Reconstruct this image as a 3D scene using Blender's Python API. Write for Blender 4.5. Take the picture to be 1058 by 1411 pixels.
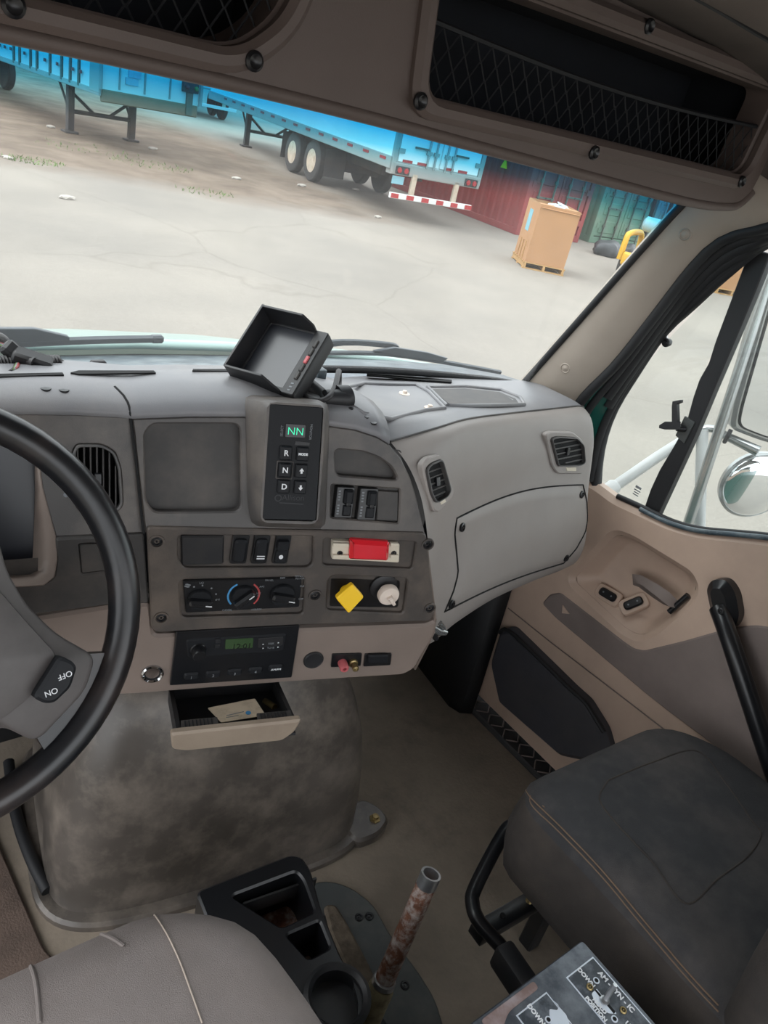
import bpy, bmesh, math, random
from mathutils import Vector as V, Matrix
from mathutils.bvhtree import BVHTree
from mathutils.geometry import tessellate_polygon
random.seed(7)
sc = bpy.context.scene
COL = sc.collection
for _o in list(bpy.data.objects): bpy.data.objects.remove(_o)

# ------------------------------------------------------------------ camera, sky, exposure
# world: X to the truck's right, Y forward, Z up, z=0 the cab floor, yard ground at z=-1.15 (metres)
CAM = V((-.42, 0, 1.35)); FPX = 1060.0; IW, IH = 1058, 1411
_n = V((-470, 1945, 1060)).normalized()
_f = V((-949, -806, 1060)); _f = (_f - _f.dot(_n) * _n).normalized()
_r = _n.cross(_f)
cam = bpy.data.objects.new('camera', bpy.data.cameras.new('camera')); COL.objects.link(cam)
cam.data.sensor_fit = 'VERTICAL'; cam.data.sensor_height = 36; cam.data.lens = 36 * FPX / IH
cam.data.clip_start = .02; cam.data.clip_end = 500
cam.matrix_world = Matrix(((_r.x, -_r.y, -_r.z, CAM.x), (_f.x, -_f.y, -_f.z, CAM.y), (-_n.x, _n.y, _n.z, CAM.z), (0, 0, 0, 1)))
sc.camera = cam
wd = bpy.data.worlds.new('overcast_sky'); sc.world = wd; wd.use_nodes = True
wd.node_tree.nodes['Background'].inputs[0].default_value = (.93, .965, 1, 1)
wd.node_tree.nodes['Background'].inputs[1].default_value = 1.0
sun = bpy.data.objects.new('sun', bpy.data.lights.new('sun', 'SUN')); COL.objects.link(sun)
sun.data.energy = .9; sun.data.angle = math.radians(40); sun.rotation_euler = (math.radians(38), 0, math.radians(-115))
sc.view_settings.view_transform = 'Standard'; sc.view_settings.look = 'None'
sc.view_settings.gamma = 1; sc.view_settings.exposure = 1.5
try: sc.view_settings.use_curve_mapping = False
except Exception: pass

# ------------------------------------------------------------------ helpers
def ray(px, py):
    v = V((px - 529, py - 705.5, FPX)); return V((v.dot(_r), v.dot(_f), -v.dot(_n)))
def at(px, py, x=None, y=None, z=None):
    d = ray(px, py)
    t = (x - CAM.x) / d.x if x is not None else ((y - CAM.y) / d.y if y is not None else (z - CAM.z) / d.z)
    return CAM + t * d
class Fr:                                   # a flat working frame: origin, right, up, outward normal
    def __init__(s, o, u, v=None, n=None):
        s.o = V(o); s.u = V(u).normalized()
        if n is not None: s.n = V(n).normalized(); s.v = s.n.cross(s.u).normalized()
        else: s.v = V(v).normalized(); s.n = s.u.cross(s.v).normalized()
    def p(s, a, b, d=0): return s.o + a * s.u + b * s.v + d * s.n
    def w(s, px, py, d=0):
        dr = ray(px, py); t = (s.o + d * s.n - CAM).dot(s.n) / dr.dot(s.n); return CAM + t * dr
    def ab(s, px, py, d=0):
        q = s.w(px, py, d) - s.o; return (q.dot(s.u), q.dot(s.v))
    def poly(s, pts, d=0): return [s.ab(x, y, d) for x, y in pts]
    def sub(s, a, b, d=0, ang=0):
        c, k = math.cos(ang), math.sin(ang)
        return Fr(s.p(a, b, d), c * s.u + k * s.v, n=s.n)
def hexc(c):
    return tuple(((x / 255) / 12.92 if x / 255 <= .04045 else ((x / 255 + .055) / 1.055) ** 2.4) for x in c)
def N(nt, t, **k):
    n = nt.nodes.new(t)
    for a, b in k.items():
        if hasattr(n, a): setattr(n, a, b)
        else: n.inputs[a.replace('_', ' ')].default_value = b
    return n
MT = {}
def mat(name, c, rough=.5, metal=0, mott=.12, scale=14, bump=0, bscale=200, dirt=None, dirt_amt=0, dscale=6, spec=.5, emit=None, coat=0):
    m = bpy.data.materials.new(name); MT[name] = m; m.use_nodes = True; nt = m.node_tree; L = nt.links
    b = nt.nodes['Principled BSDF']; c = hexc(c)
    b.inputs['Roughness'].default_value = rough; b.inputs['Metallic'].default_value = metal
    b.inputs['Specular IOR Level'].default_value = spec; b.inputs['Coat Weight'].default_value = coat
    tc = N(nt, 'ShaderNodeTexCoord'); geo = N(nt, 'ShaderNodeNewGeometry')
    no = N(nt, 'ShaderNodeTexNoise'); no.inputs['Scale'].default_value = scale; no.inputs['Detail'].default_value = 6
    L.new(geo.outputs['Position'], no.inputs['Vector'])
    rp = N(nt, 'ShaderNodeValToRGB'); L.new(no.outputs['Fac'], rp.inputs[0])
    rp.color_ramp.elements[0].position = .3; rp.color_ramp.elements[1].position = .7
    rp.color_ramp.elements[0].color = tuple(x * (1 - mott) for x in c) + (1,)
    rp.color_ramp.elements[1].color = tuple(min(1, x * (1 + mott)) for x in c) + (1,)
    out = rp.outputs[0]
    if dirt:
        n2 = N(nt, 'ShaderNodeTexNoise'); n2.inputs['Scale'].default_value = dscale; n2.inputs['Detail'].default_value = 9; n2.inputs['Roughness'].default_value = .65
        L.new(geo.outputs['Position'], n2.inputs['Vector'])
        r2 = N(nt, 'ShaderNodeValToRGB'); L.new(n2.outputs['Fac'], r2.inputs[0])
        r2.color_ramp.elements[0].position = .45; r2.color_ramp.elements[1].position = .72
        mu = N(nt, 'ShaderNodeMath', operation='MULTIPLY'); L.new(r2.outputs[0], mu.inputs[0]); mu.inputs[1].default_value = dirt_amt
        mx = N(nt, 'ShaderNodeMixRGB'); L.new(mu.outputs[0], mx.inputs[0]); L.new(out, mx.inputs[1]); mx.inputs[2].default_value = hexc(dirt) + (1,)
        out = mx.outputs[0]
    L.new(out, b.inputs['Base Color'])
    if bump:
        n3 = N(nt, 'ShaderNodeTexNoise'); n3.inputs['Scale'].default_value = bscale; n3.inputs['Detail'].default_value = 3
        L.new(geo.outputs['Position'], n3.inputs['Vector'])
        bp = N(nt, 'ShaderNodeBump'); bp.inputs['Strength'].default_value = bump; bp.inputs['Distance'].default_value = .002
        L.new(n3.outputs['Fac'], bp.inputs['Height']); L.new(bp.outputs[0], b.inputs['Normal'])
    if emit:
        b.inputs['Emission Color'].default_value = hexc(emit[0]) + (1,); b.inputs['Emission Strength'].default_value = emit[1]
    return m
WL = {}
def obj(name, vs, fs, m, parent=None, smooth=35, uv=None):
    vs = [V(v) for v in vs]
    c = V((0, 0, 0))
    if vs:
        c = V(((min(v.x for v in vs) + max(v.x for v in vs)) / 2, (min(v.y for v in vs) + max(v.y for v in vs)) / 2, min(v.z for v in vs)))
    me = bpy.data.meshes.new(name); me.from_pydata([v - c for v in vs], [], fs)
    bm = bmesh.new(); bm.from_mesh(me); bmesh.ops.recalc_face_normals(bm, faces=bm.faces); bm.to_mesh(me); bm.free()
    if smooth:
        me.polygons.foreach_set('use_smooth', [True] * len(me.polygons)); me.set_sharp_from_angle(angle=math.radians(smooth))
    me.materials.append(MT[m])
    return place(name, me, c, parent)
def place(name, me, c, parent=None):
    o = bpy.data.objects.new(name, me); COL.objects.link(o)
    o.location = c - (WL[parent.name] if parent else V((0, 0, 0))); o.parent = parent
    WL[o.name] = V(c)
    return o
def thing(name, label, cat, loc=(0, 0, 0), group=None):
    o = bpy.data.objects.new(name, None); COL.objects.link(o); o.location = loc; o.empty_display_size = .05
    WL[o.name] = V(loc); return tag(o, label, cat, group)
def tag(o, label, cat=None, group=None):
    o['label'] = label
    if cat: o['category'] = cat
    if group: o['group'] = group
    return o
def struct(o, label=None):
    o['kind'] = 'structure'
    if label: o['label'] = label
    return o
def stuff(o): o['kind'] = 'stuff'; return o
def area(p): return sum(p[i][0] * p[(i + 1) % len(p)][1] - p[(i + 1) % len(p)][0] * p[i][1] for i in range(len(p))) / 2
def rnd(p, r, seg=5):
    if r <= 0: return list(p)
    out = []; n = len(p)
    for i in range(n):
        a, b, c = V(p[i - 1]).to_2d(), V(p[i]).to_2d(), V(p[(i + 1) % n]).to_2d()
        d1, d2 = a - b, c - b; l1, l2 = d1.length, d2.length
        if l1 < 1e-7 or l2 < 1e-7: continue
        k = min(r, l1 * .45, l2 * .45); s, e = b + d1 / l1 * k, b + d2 / l2 * k
        for j in range(seg + 1):
            t = j / seg; q = (1 - t) ** 2 * s + 2 * t * (1 - t) * b + t * t * e; out.append((q.x, q.y))
    return out
def off(p, d):                               # inward offset of a CCW loop
    n = len(p); out = []
    for i in range(n):
        a, b, c = V(p[i - 1]).to_2d(), V(p[i]).to_2d(), V(p[(i + 1) % n]).to_2d()
        e1, e2 = (b - a), (c - b)
        if e1.length < 1e-9: e1 = e2
        if e2.length < 1e-9: e2 = e1
        e1, e2 = e1.normalized(), e2.normalized()
        n1, n2 = V((-e1.y, e1.x)), V((-e2.y, e2.x)); m = n1 + n2
        if m.length < 1e-6: m = n1
        m = m.normalized(); k = d / max(.5, m.dot(n1)); q = b + m * k; out.append((q.x, q.y))
    return out
def ccw(p): return list(p) if area(p) > 0 else list(p)[::-1]
def panel_geo(F, outer, d0, d1, r=0, bev=0, holes=(), seg=5, back=True):
    o = ccw(rnd(outer, r, seg)); hs = [ccw(rnd(h, hr, seg)) for h, hr in holes]
    vs, fs = [], []
    def ring(pts, d):
        k = len(vs); vs.extend(F.p(a, b, d) for a, b in pts); return list(range(k, k + len(pts)))
    def wall(A, B):
        n = len(A)
        for i in range(n): fs.append((A[i], A[(i + 1) % n], B[(i + 1) % n], B[i]))
    r0 = ring(o, d0); 
    if bev > 0:
        r1 = ring(o, d1 - bev); wall(r0, r1); oi = off(o, bev); r2 = ring(oi, d1); wall(r1, r2)
    else:
        oi = o; r2 = ring(oi, d1); wall(r0, r2)
    hr2, hr0 = [], []
    for h in hs:
        hb = ring(off(h, -bev), d1) if bev > 0 else ring(h, d1)
        ha = ring(h, d1 - bev) if bev > 0 else hb
        if bev > 0: wall(hb, ha)
        h0 = ring(h, d0); wall(ha, h0); hr2.append(hb); hr0.append(h0)
    def cap(main, hls, d):
        loops = [main] + hls; flat = [i for l in loops for i in l]
        if hls:                               # faces with openings go through the scan fill
            bm = bmesh.new(); es = []; back_ = {}
            for l in loops:
                bv = [bm.verts.new((*_ab(F, vs[i]), 0)) for i in l]
                for b_, i in zip(bv, l): back_[b_] = i
                es += [bm.edges.new((bv[k], bv[(k + 1) % len(bv)])) for k in range(len(bv))]
            bmesh.ops.triangle_fill(bm, use_beauty=True, use_dissolve=False, edges=es, normal=(0, 0, 1))
            for f_ in bm.faces: fs.append(tuple(back_[v_] for v_ in f_.verts))
            bm.free(); return
        tri = tessellate_polygon([[V((*_ab(F, vs[i]), 0)) for i in l] for l in loops])
        for t in tri: fs.append(tuple(flat[i] for i in t))
    cap(r2, hr2, d1)
    if back: cap(r0, hr0, d0)
    return vs, fs
def _ab(F, w): q = w - F.o; return (q.dot(F.u), q.dot(F.v))
def panel(name, F, outer, d0, d1, m, parent=None, r=0, bev=0, holes=(), seg=5, back=True, smooth=35):
    vs, fs = panel_geo(F, outer, d0, d1, r, bev, holes, seg, back)
    return obj(name, vs, fs, m, parent, smooth)
def ppx(name, F, pxs, d0, d1, m, parent=None, r=0, bev=0, holes=(), seg=5, smooth=35):   # outline given where it shows in the photograph
    return panel(name, F, F.poly(pxs, d1), d0, d1, m, parent, r, bev, [(F.poly(h, d1), hr) for h, hr in holes], seg, True, smooth)
def rect(w, h, cx=0, cy=0): return [(cx - w / 2, cy - h / 2), (cx + w / 2, cy - h / 2), (cx + w / 2, cy + h / 2), (cx - w / 2, cy + h / 2)]
def ell(a, b, n=24, cx=0, cy=0): return [(cx + a * math.cos(2 * math.pi * i / n), cy + b * math.sin(2 * math.pi * i / n)) for i in range(n)]
def box(name, c, s, m, parent=None, bev=0, F=None, seg=2):
    F = F or Fr((0, 0, 0), (1, 0, 0), (0, 1, 0)); bm = bmesh.new(); bmesh.ops.create_cube(bm, size=1)
    bmesh.ops.scale(bm, vec=s, verts=bm.verts)
    if bev: bmesh.ops.bevel(bm, geom=list(bm.edges), offset=min(bev, min(s) * .49), segments=seg, profile=.5, affect='EDGES')
    bm.verts.index_update()
    vs = [F.p(v.co.x + c[0], v.co.y + c[1], v.co.z + c[2]) for v in bm.verts]; fs = [tuple(v.index for v in f.verts) for f in bm.faces]; bm.free()
    return obj(name, vs, fs, m, parent)
def wbox(name, lo, hi, m, parent=None, bev=0, seg=2):
    lo, hi = V(lo), V(hi); return box(name, (lo + hi) / 2, hi - lo, m, parent, bev, None, seg)
def cr(pts, n=6):                             # Catmull-Rom through points
    pts = [V(p) for p in pts]; out = []
    for i in range(len(pts) - 1):
        p0, p1, p2, p3 = pts[max(i - 1, 0)], pts[i], pts[i + 1], pts[min(i + 2, len(pts) - 1)]
        for j in range(n):
            t = j / n; out.append(.5 * ((2 * p1) + (p2 - p0) * t + (2 * p0 - 5 * p1 + 4 * p2 - p3) * t * t + (3 * p1 - p0 - 3 * p2 + p3) * t ** 3))
    out.append(pts[-1]); return out
def tube_geo(pts, rad, seg=10, closed=False):
    pts = [V(p) for p in pts]; n = len(pts); vs, fs = [], []
    rad = rad if isinstance(rad, (list, tuple)) else [rad] * n
    tg = []
    for i in range(n):
        a, b = (pts[i - 1], pts[(i + 1) % n]) if closed else (pts[max(i - 1, 0)], pts[min(i + 1, n - 1)])
        tg.append((b - a).normalized())
    up = V((0, 0, 1)) if abs(tg[0].z) < .9 else V((0, 1, 0)); nm = (up - up.dot(tg[0]) * tg[0]).normalized()
    for i in range(n):
        nm = (nm - nm.dot(tg[i]) * tg[i]).normalized(); bn = tg[i].cross(nm)
        for k in range(seg):
            a = 2 * math.pi * k / seg; vs.append(pts[i] + rad[i] * (math.cos(a) * nm + math.sin(a) * bn))
    for i in range(n if closed else n - 1):
        j = (i + 1) % n
        for k in range(seg): fs.append((i * seg + k, i * seg + (k + 1) % seg, j * seg + (k + 1) % seg, j * seg + k))
    if not closed: fs.append(tuple(range(seg))[::-1]); fs.append(tuple(range((n - 1) * seg, n * seg)))
    return vs, fs
def tube(name, pts, rad, m, parent=None, seg=10, closed=False, sm=0):
    if sm:
        n0 = len(pts); pts = cr(pts, sm)
        if isinstance(rad, (list, tuple)): rad = [rad[min(int(i / sm), n0 - 1)] + (rad[min(int(i / sm) + 1, n0 - 1)] - rad[min(int(i / sm), n0 - 1)]) * (i / sm - int(i / sm)) for i in range(len(pts))]
    vs, fs = tube_geo(pts, rad, seg, closed); return obj(name, vs, fs, m, parent, 50)
def lathe_geo(F, prof, seg=24):               # profile of (radius, height along the frame normal)
    vs, fs = [], []
    for r, h in prof:
        for k in range(seg):
            a = 2 * math.pi * k / seg; vs.append(F.p(r * math.cos(a), r * math.sin(a), h))
    for i in range(len(prof) - 1):
        for k in range(seg): fs.append((i * seg + k, i * seg + (k + 1) % seg, (i + 1) * seg + (k + 1) % seg, (i + 1) * seg + k))
    if prof[0][0] > 1e-6: fs.append(tuple(range(seg))[::-1])
    if prof[-1][0] > 1e-6: fs.append(tuple(range((len(prof) - 1) * seg, len(prof) * seg)))
    return vs, fs
def lathe(name, F, prof, m, parent=None, seg=24, smooth=35):
    vs, fs = lathe_geo(F, prof, seg); return obj(name, vs, fs, m, parent, smooth)
def loft(name, rows, m, parent=None, closev=False, cap=False, smooth=40, thick=0):
    vs, fs = [], []; w = len(rows[0])
    for r in rows: vs.extend(V(p) for p in r)
    for i in range(len(rows) - 1):
        for j in range(w if closev else w - 1):
            k = (j + 1) % w; fs.append((i * w + j, i * w + k, (i + 1) * w + k, (i + 1) * w + j))
    if cap: fs.append(tuple(range(w))[::-1]); fs.append(tuple(range((len(rows) - 1) * w, len(rows) * w)))
    o = obj(name, vs, fs, m, parent, smooth)
    if thick:
        md = o.modifiers.new('thickness', 'SOLIDIFY'); md.thickness = thick; md.offset = 0
    return o
def join(geos):
    vs, fs = [], []
    for a, b in geos:
        k = len(vs); vs += list(a); fs += [tuple(i + k for i in f) for f in b]
    return vs, fs
def text(name, s, F, size, m, parent=None, depth=.0004, align='CENTER', bold=0):
    cu = bpy.data.curves.new('t', 'FONT'); cu.body = s; cu.size = size; cu.extrude = depth; cu.align_x = align; cu.align_y = 'CENTER'; cu.offset = bold
    t = bpy.data.objects.new('t', cu); COL.objects.link(t); dg = bpy.context.evaluated_depsgraph_get()
    me = bpy.data.meshes.new_from_object(t.evaluated_get(dg)); vs = [F.p(*v.co) for v in me.vertices]; fs = [tuple(p.vertices) for p in me.polygons]
    bpy.data.objects.remove(t); bpy.data.meshes.remove(me); bpy.data.curves.remove(cu)
    return obj(name, vs, fs, m, parent, 0)
def bvh(o):
    me = o.data; w = WL[o.name]
    return BVHTree.FromPolygons([v.co + w for v in me.vertices], [tuple(p.vertices) for p in me.polygons])
def hit(tr, px, py):
    d = ray(px, py).normalized(); l, n, i, k = tr.ray_cast(CAM, d)
    if l is None: l, n, i, k = tr.find_nearest(CAM + d * 1.2)
    if n.dot(d) > 0: n = -n
    return l, n
def hfr(tr, px, py, ang=0):                   # frame lying on a surface where it shows at a pixel
    l, n = hit(tr, px, py); u = V((0, 0, 1)).cross(n).normalized(); v = n.cross(u)
    c, s = math.cos(ang), math.sin(ang); return Fr(l, c * u + s * v, n=n)
def screw(F, r, parent, m='black_gloss'):
    return lathe('screw', F, [(r, -.002), (r, .001), (r * .8, .002), (r * .62, .002), (r * .5, -.0005), (r * .22, -.0005), (r * .2, .0015), (0, .0015)], m, parent, 16)
def vent(F, outline, hole_r, n, parent, m, horiz=True, depth=.035, rim=.006, name='vent', tab=True):
    # bezel with an opening, a dark duct behind it, one blade per louver and a thumb tab
    inner = off(ccw(outline), rim)
    b = panel(name, F, outline, -.004, .004, m, parent, hole_r * 1.2, min(.0015, rim * .25), [(inner, hole_r)])
    panel('duct', F, off(ccw(outline), rim * .3), -depth, -depth + .004, 'void', b, hole_r)
    vs, fs = [], []; lo = rnd(ccw(off(ccw(outline), rim * .3)), hole_r); k = len(lo)
    for d in (-depth, -.003): vs += [F.p(a, c, d) for a, c in lo]
    fs = [(i, (i + 1) % k, k + (i + 1) % k, k + i) for i in range(k)]; obj('duct_wall', vs, fs, 'void', b)
    xs = [p[0] for p in inner]; ys = [p[1] for p in inner]; x0, x1, y0, y1 = min(xs), max(xs), min(ys), max(ys)
    poly = rnd(inner, hole_r)
    def span(c, ax):
        r = []
        for i in range(len(poly)):
            p, q = poly[i], poly[(i + 1) % len(poly)]; a0, a1 = p[1 - ax], q[1 - ax]
            if (a0 - c) * (a1 - c) < 0: t = (c - a0) / (a1 - a0); r.append(p[ax] + t * (q[ax] - p[ax]))
        return (min(r), max(r)) if len(r) > 1 else None
    for i in range(n):
        c = (y0 + (y1 - y0) * (i + .5) / n) if horiz else (x0 + (x1 - x0) * (i + .5) / n)
        s = span(c, 0 if horiz else 1)
        if not s: continue
        w = s[1] - s[0]; mid = (s[0] + s[1]) / 2; th = (y1 - y0 if horiz else x1 - x0) / n
        G = F.sub(mid, c, -.008) if horiz else F.sub(c, mid, -.008, math.pi / 2)
        G2 = Fr(G.o, G.u, n=(G.n * .86 + G.v * (.5 if horiz else .15)))
        box('louver', (0, 0, 0), (w, th * .26, .014), m, b, .0008, G2, 1)
    if tab: box('thumb_tab', (0, 0, -.002), (.008, .014, .008), 'black_gloss', b, .001, F.sub((x0 + x1) / 2, (y0 + y1) / 2), 1)
    return b
# ------------------------------------------------------------------ materials
mat('void', (12, 12, 14), .9, mott=0)
mat('black_gloss', (22, 23, 26), .32, mott=.1)
mat('black_plastic', (27, 28, 31), .5, mott=.15, dirt=(90, 82, 75), dirt_amt=.14, dscale=20)
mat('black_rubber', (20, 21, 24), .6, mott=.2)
mat('dash_dark', (74, 71, 70), .47, mott=.07, bump=.12, bscale=900, dirt=(150, 138, 126), dirt_amt=.35, dscale=7)
mat('dash_top', (116, 116, 119), .42, mott=.06, bump=.12, bscale=900, dirt=(140, 132, 124), dirt_amt=.3, dscale=7)  # lighter, cooler grey than the face: windshield sheen put into the base colour
mat('drawer_tan', (140, 126, 111), .5, mott=.06, dirt=(112, 98, 86), dirt_amt=.4, dscale=20)
mat('vent_grey', (70, 69, 69), .45, mott=.08, dirt=(120, 112, 104), dirt_amt=.25, dscale=30)
mat('dash_mid', (70, 65, 62), .5, mott=.07, bump=.12, bscale=900, dirt=(140, 124, 110), dirt_amt=.4, dscale=8)
mat('dash_recess', (58, 56, 55), .6, mott=.1, dirt=(120, 110, 102), dirt_amt=.3, dscale=12)
mat('dash_light', (144, 138, 134), .5, mott=.04, bump=.1, bscale=1000, dirt=(138, 128, 120), dirt_amt=.3, dscale=4)
mat('dash_tan', (124, 111, 103), .5, mott=.06, bump=.1, bscale=900, dirt=(122, 106, 96), dirt_amt=.4, dscale=5)
mat('door_tan', (188, 164, 147), .5, mott=.05, bump=.1, bscale=900, dirt=(152, 133, 120), dirt_amt=.35, dscale=4)
mat('door_grey', (120, 108, 103), .7, mott=.07, bump=.2, bscale=700, dirt=(92, 84, 80), dirt_amt=.4, dscale=4)
mat('pillar_tan', (150, 140, 129), .55, mott=.05, bump=.08, bscale=900, dirt=(140, 128, 115), dirt_amt=.3, dscale=5)
mat('header_brown', (92, 80, 75), .6, mott=.05, bump=.1, bscale=700, dirt=(78, 68, 64), dirt_amt=.3, dscale=5)
mat('headliner', (118, 108, 101), .9, mott=.08, bump=.3, bscale=600)
mat('net', (12, 15, 20), .7, mott=.1)
mat('pocket', (15, 19, 26), .9, mott=.2)
mat('engine_cover', (84, 78, 73), .36, mott=.42, scale=5, bump=.35, bscale=25, dirt=(136, 126, 116), dirt_amt=.75, dscale=13)
mat('floor_mat', (142, 130, 116), .75, mott=.3, scale=6, bump=.4, bscale=120, dirt=(70, 62, 55), dirt_amt=.7, dscale=6)
mat('carpet', (86, 72, 64), .95, mott=.3, scale=20, bump=.8, bscale=250, dirt=(70, 56, 48), dirt_amt=.5, dscale=5)
mat('cover_plate', (62, 66, 66), .5, mott=.15, dirt=(110, 104, 96), dirt_amt=.3, dscale=18)
mat('seat_dark', (50, 50, 52), .92, mott=.1, scale=40, bump=.6, bscale=900, dirt=(108, 98, 92), dirt_amt=.35, dscale=5)
mat('seat_side', (54, 49, 46), .92, mott=.12, scale=40, bump=.6, bscale=900, dirt=(96, 84, 74), dirt_amt=.35, dscale=6)
mat('thread', (112, 90, 72), .8)
mat('thread_pale', (176, 162, 150), .8)
mat('door_trim_dark', (58, 58, 64), .6, mott=.1, dirt=(92, 86, 82), dirt_amt=.3)
mat('rust', (116, 76, 57), .75, .1, mott=.35, scale=60, bump=.5, bscale=250, dirt=(206, 202, 198), dirt_amt=.85, dscale=62)
mat('worn_steel', (176, 178, 180), .3, .85, mott=.2, scale=40)
mat('peel', (158, 148, 116), .6, .1, mott=.4, scale=60, dirt=(60, 44, 34), dirt_amt=.8, dscale=35)
mat('plate_metal', (74, 78, 85), .34, .6, mott=.2, scale=25, dirt=(170, 174, 180), dirt_amt=.3, dscale=26)
mat('plate_black', (44, 50, 58), .4, mott=.1, dirt=(176, 184, 194), dirt_amt=.35, dscale=30)
mat('plate_bare', (205, 212, 222), .35, .3, mott=.1)
mat('chrome', (180, 182, 184), .08, 1, mott=.02)
mat('silver', (164, 166, 166), .25, .8, mott=.05)
mat('white_tube', (178, 179, 179), .35, mott=.04)
mat('mirror_glass', (235, 238, 240), .01, 1, mott=0)
mat('white_print', (220, 222, 225), .6, mott=0)
mat('grey_print', (120, 124, 128), .6, mott=0)
mat('dim_print', (36, 38, 42), .6, mott=0)
mat('blue_print', (70, 140, 190), .5, mott=0)
mat('red_print', (170, 70, 70), .5, mott=0)
mat('led_green', (40, 200, 150), .5, mott=0, emit=((60, 225, 170), .35))
mat('lcd', (34, 48, 34), .2, mott=.05, emit=((60, 85, 50), .12))
mat('lcd_seg', (16, 22, 16), .4, mott=0)
mat('screen', (40, 42, 48), .3, mott=.2, scale=10)
mat('lens_red', (205, 30, 42), .12, mott=.1, coat=.6)
mat('ivory', (205, 196, 178), .5, mott=.06)
mat('yellow', (238, 192, 30), .4, mott=.05)
mat('knob_white', (214, 200, 188), .45, mott=.08)
mat('knob_pink', (186, 92, 96), .5, mott=.15)
mat('key_black', (20, 22, 26), .6, mott=.08, spec=.3)
mat('wheel_black', (22, 23, 26), .3, mott=.15, scale=8, dirt=(84, 70, 64), dirt_amt=.35, dscale=9)
mat('wheel_pad', (84, 80, 79), .5, mott=.12, dirt=(62, 58, 58), dirt_amt=.5, dscale=16)
mat('paper', (205, 188, 165), .7, mott=.06, dirt=(120, 104, 88), dirt_amt=.5, dscale=40)
mat('faded_patch', (120, 98, 93), .6, mott=.15, scale=30, dirt=(170, 170, 176), dirt_amt=.4, dscale=30)
mat('brass', (150, 132, 92), .4, .8, mott=.2)
mat('wire', (38, 36, 38), .5, mott=.2)
mat('wire_red', (150, 70, 70), .5)
mat('foam', (92, 82, 70), .95, mott=.4, scale=60, bump=.8, bscale=150)
mat('teal_paint', (18, 74, 66), .25, mott=.04, coat=.5)
mat('hood_glare', (134, 160, 154), .3, mott=.05, coat=.3)  # dark body teal made pale: glare on the hood put into the colour
mat('cowl', (56, 70, 78), .4, mott=.25, scale=30, dirt=(150, 160, 162), dirt_amt=.4, dscale=25)
mat('wiper', (74, 80, 85), .5, mott=.08)
# yard
mat('trailer_white', (214, 216, 216), .45, mott=.04, scale=1.2)
mat('trailer_post', (144, 146, 144), .5, mott=.08, scale=2, dirt=(120, 112, 101), dirt_amt=.5, dscale=2)
mat('trailer_rib', (74, 84, 76), .5, mott=.08, scale=2)
mat('undercarriage', (56, 56, 58), .8, mott=.25, scale=4, dirt=(96, 86, 74), dirt_amt=.5, dscale=3)
mat('rusty_rail', (120, 102, 86), .7, mott=.2, scale=3, dirt=(88, 59, 42), dirt_amt=.6, dscale=3)
mat('tyre', (53, 53, 54), .9, mott=.15, scale=8, dirt=(96, 90, 82), dirt_amt=.3)
mat('rim', (186, 174, 157), .5, mott=.1, scale=8, dirt=(120, 88, 59), dirt_amt=.5, dscale=5)
mat('reflect_red', (165, 48, 50), .5, mott=.05)
mat('cont_red', (138, 46, 48), .6, mott=.15, scale=2, dirt=(96, 56, 51), dirt_amt=.5, dscale=2)
mat('cont_green', (83, 118, 99), .6, mott=.1, scale=2, dirt=(120, 128, 117), dirt_amt=.5, dscale=2)
mat('cont_grey', (126, 136, 134), .6, mott=.1, scale=2, dirt=(96, 96, 93), dirt_amt=.4, dscale=2)
mat('cont_blue', (83, 96, 102), .6, mott=.1, scale=2, dirt=(120, 125, 125), dirt_amt=.4, dscale=2)
mat('cardboard', (162, 122, 85), .85, mott=.06, scale=3)
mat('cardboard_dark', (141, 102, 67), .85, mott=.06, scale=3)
mat('pallet_wood', (165, 130, 83), .8, mott=.15, scale=8)
mat('label_blue', (120, 171, 186), .5, mott=.1)
mat('litter', (184, 186, 189), .7, mott=.1)
mat('bag', (56, 59, 62), .4, mott=.3, scale=8)
mat('lift_yellow', (195, 152, 32), .45, mott=.05)
mat('grass', (96, 120, 67), .8, mott=.3, scale=3)
mat('gravel_stone', (165, 160, 152), .9, mott=.15)

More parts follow.
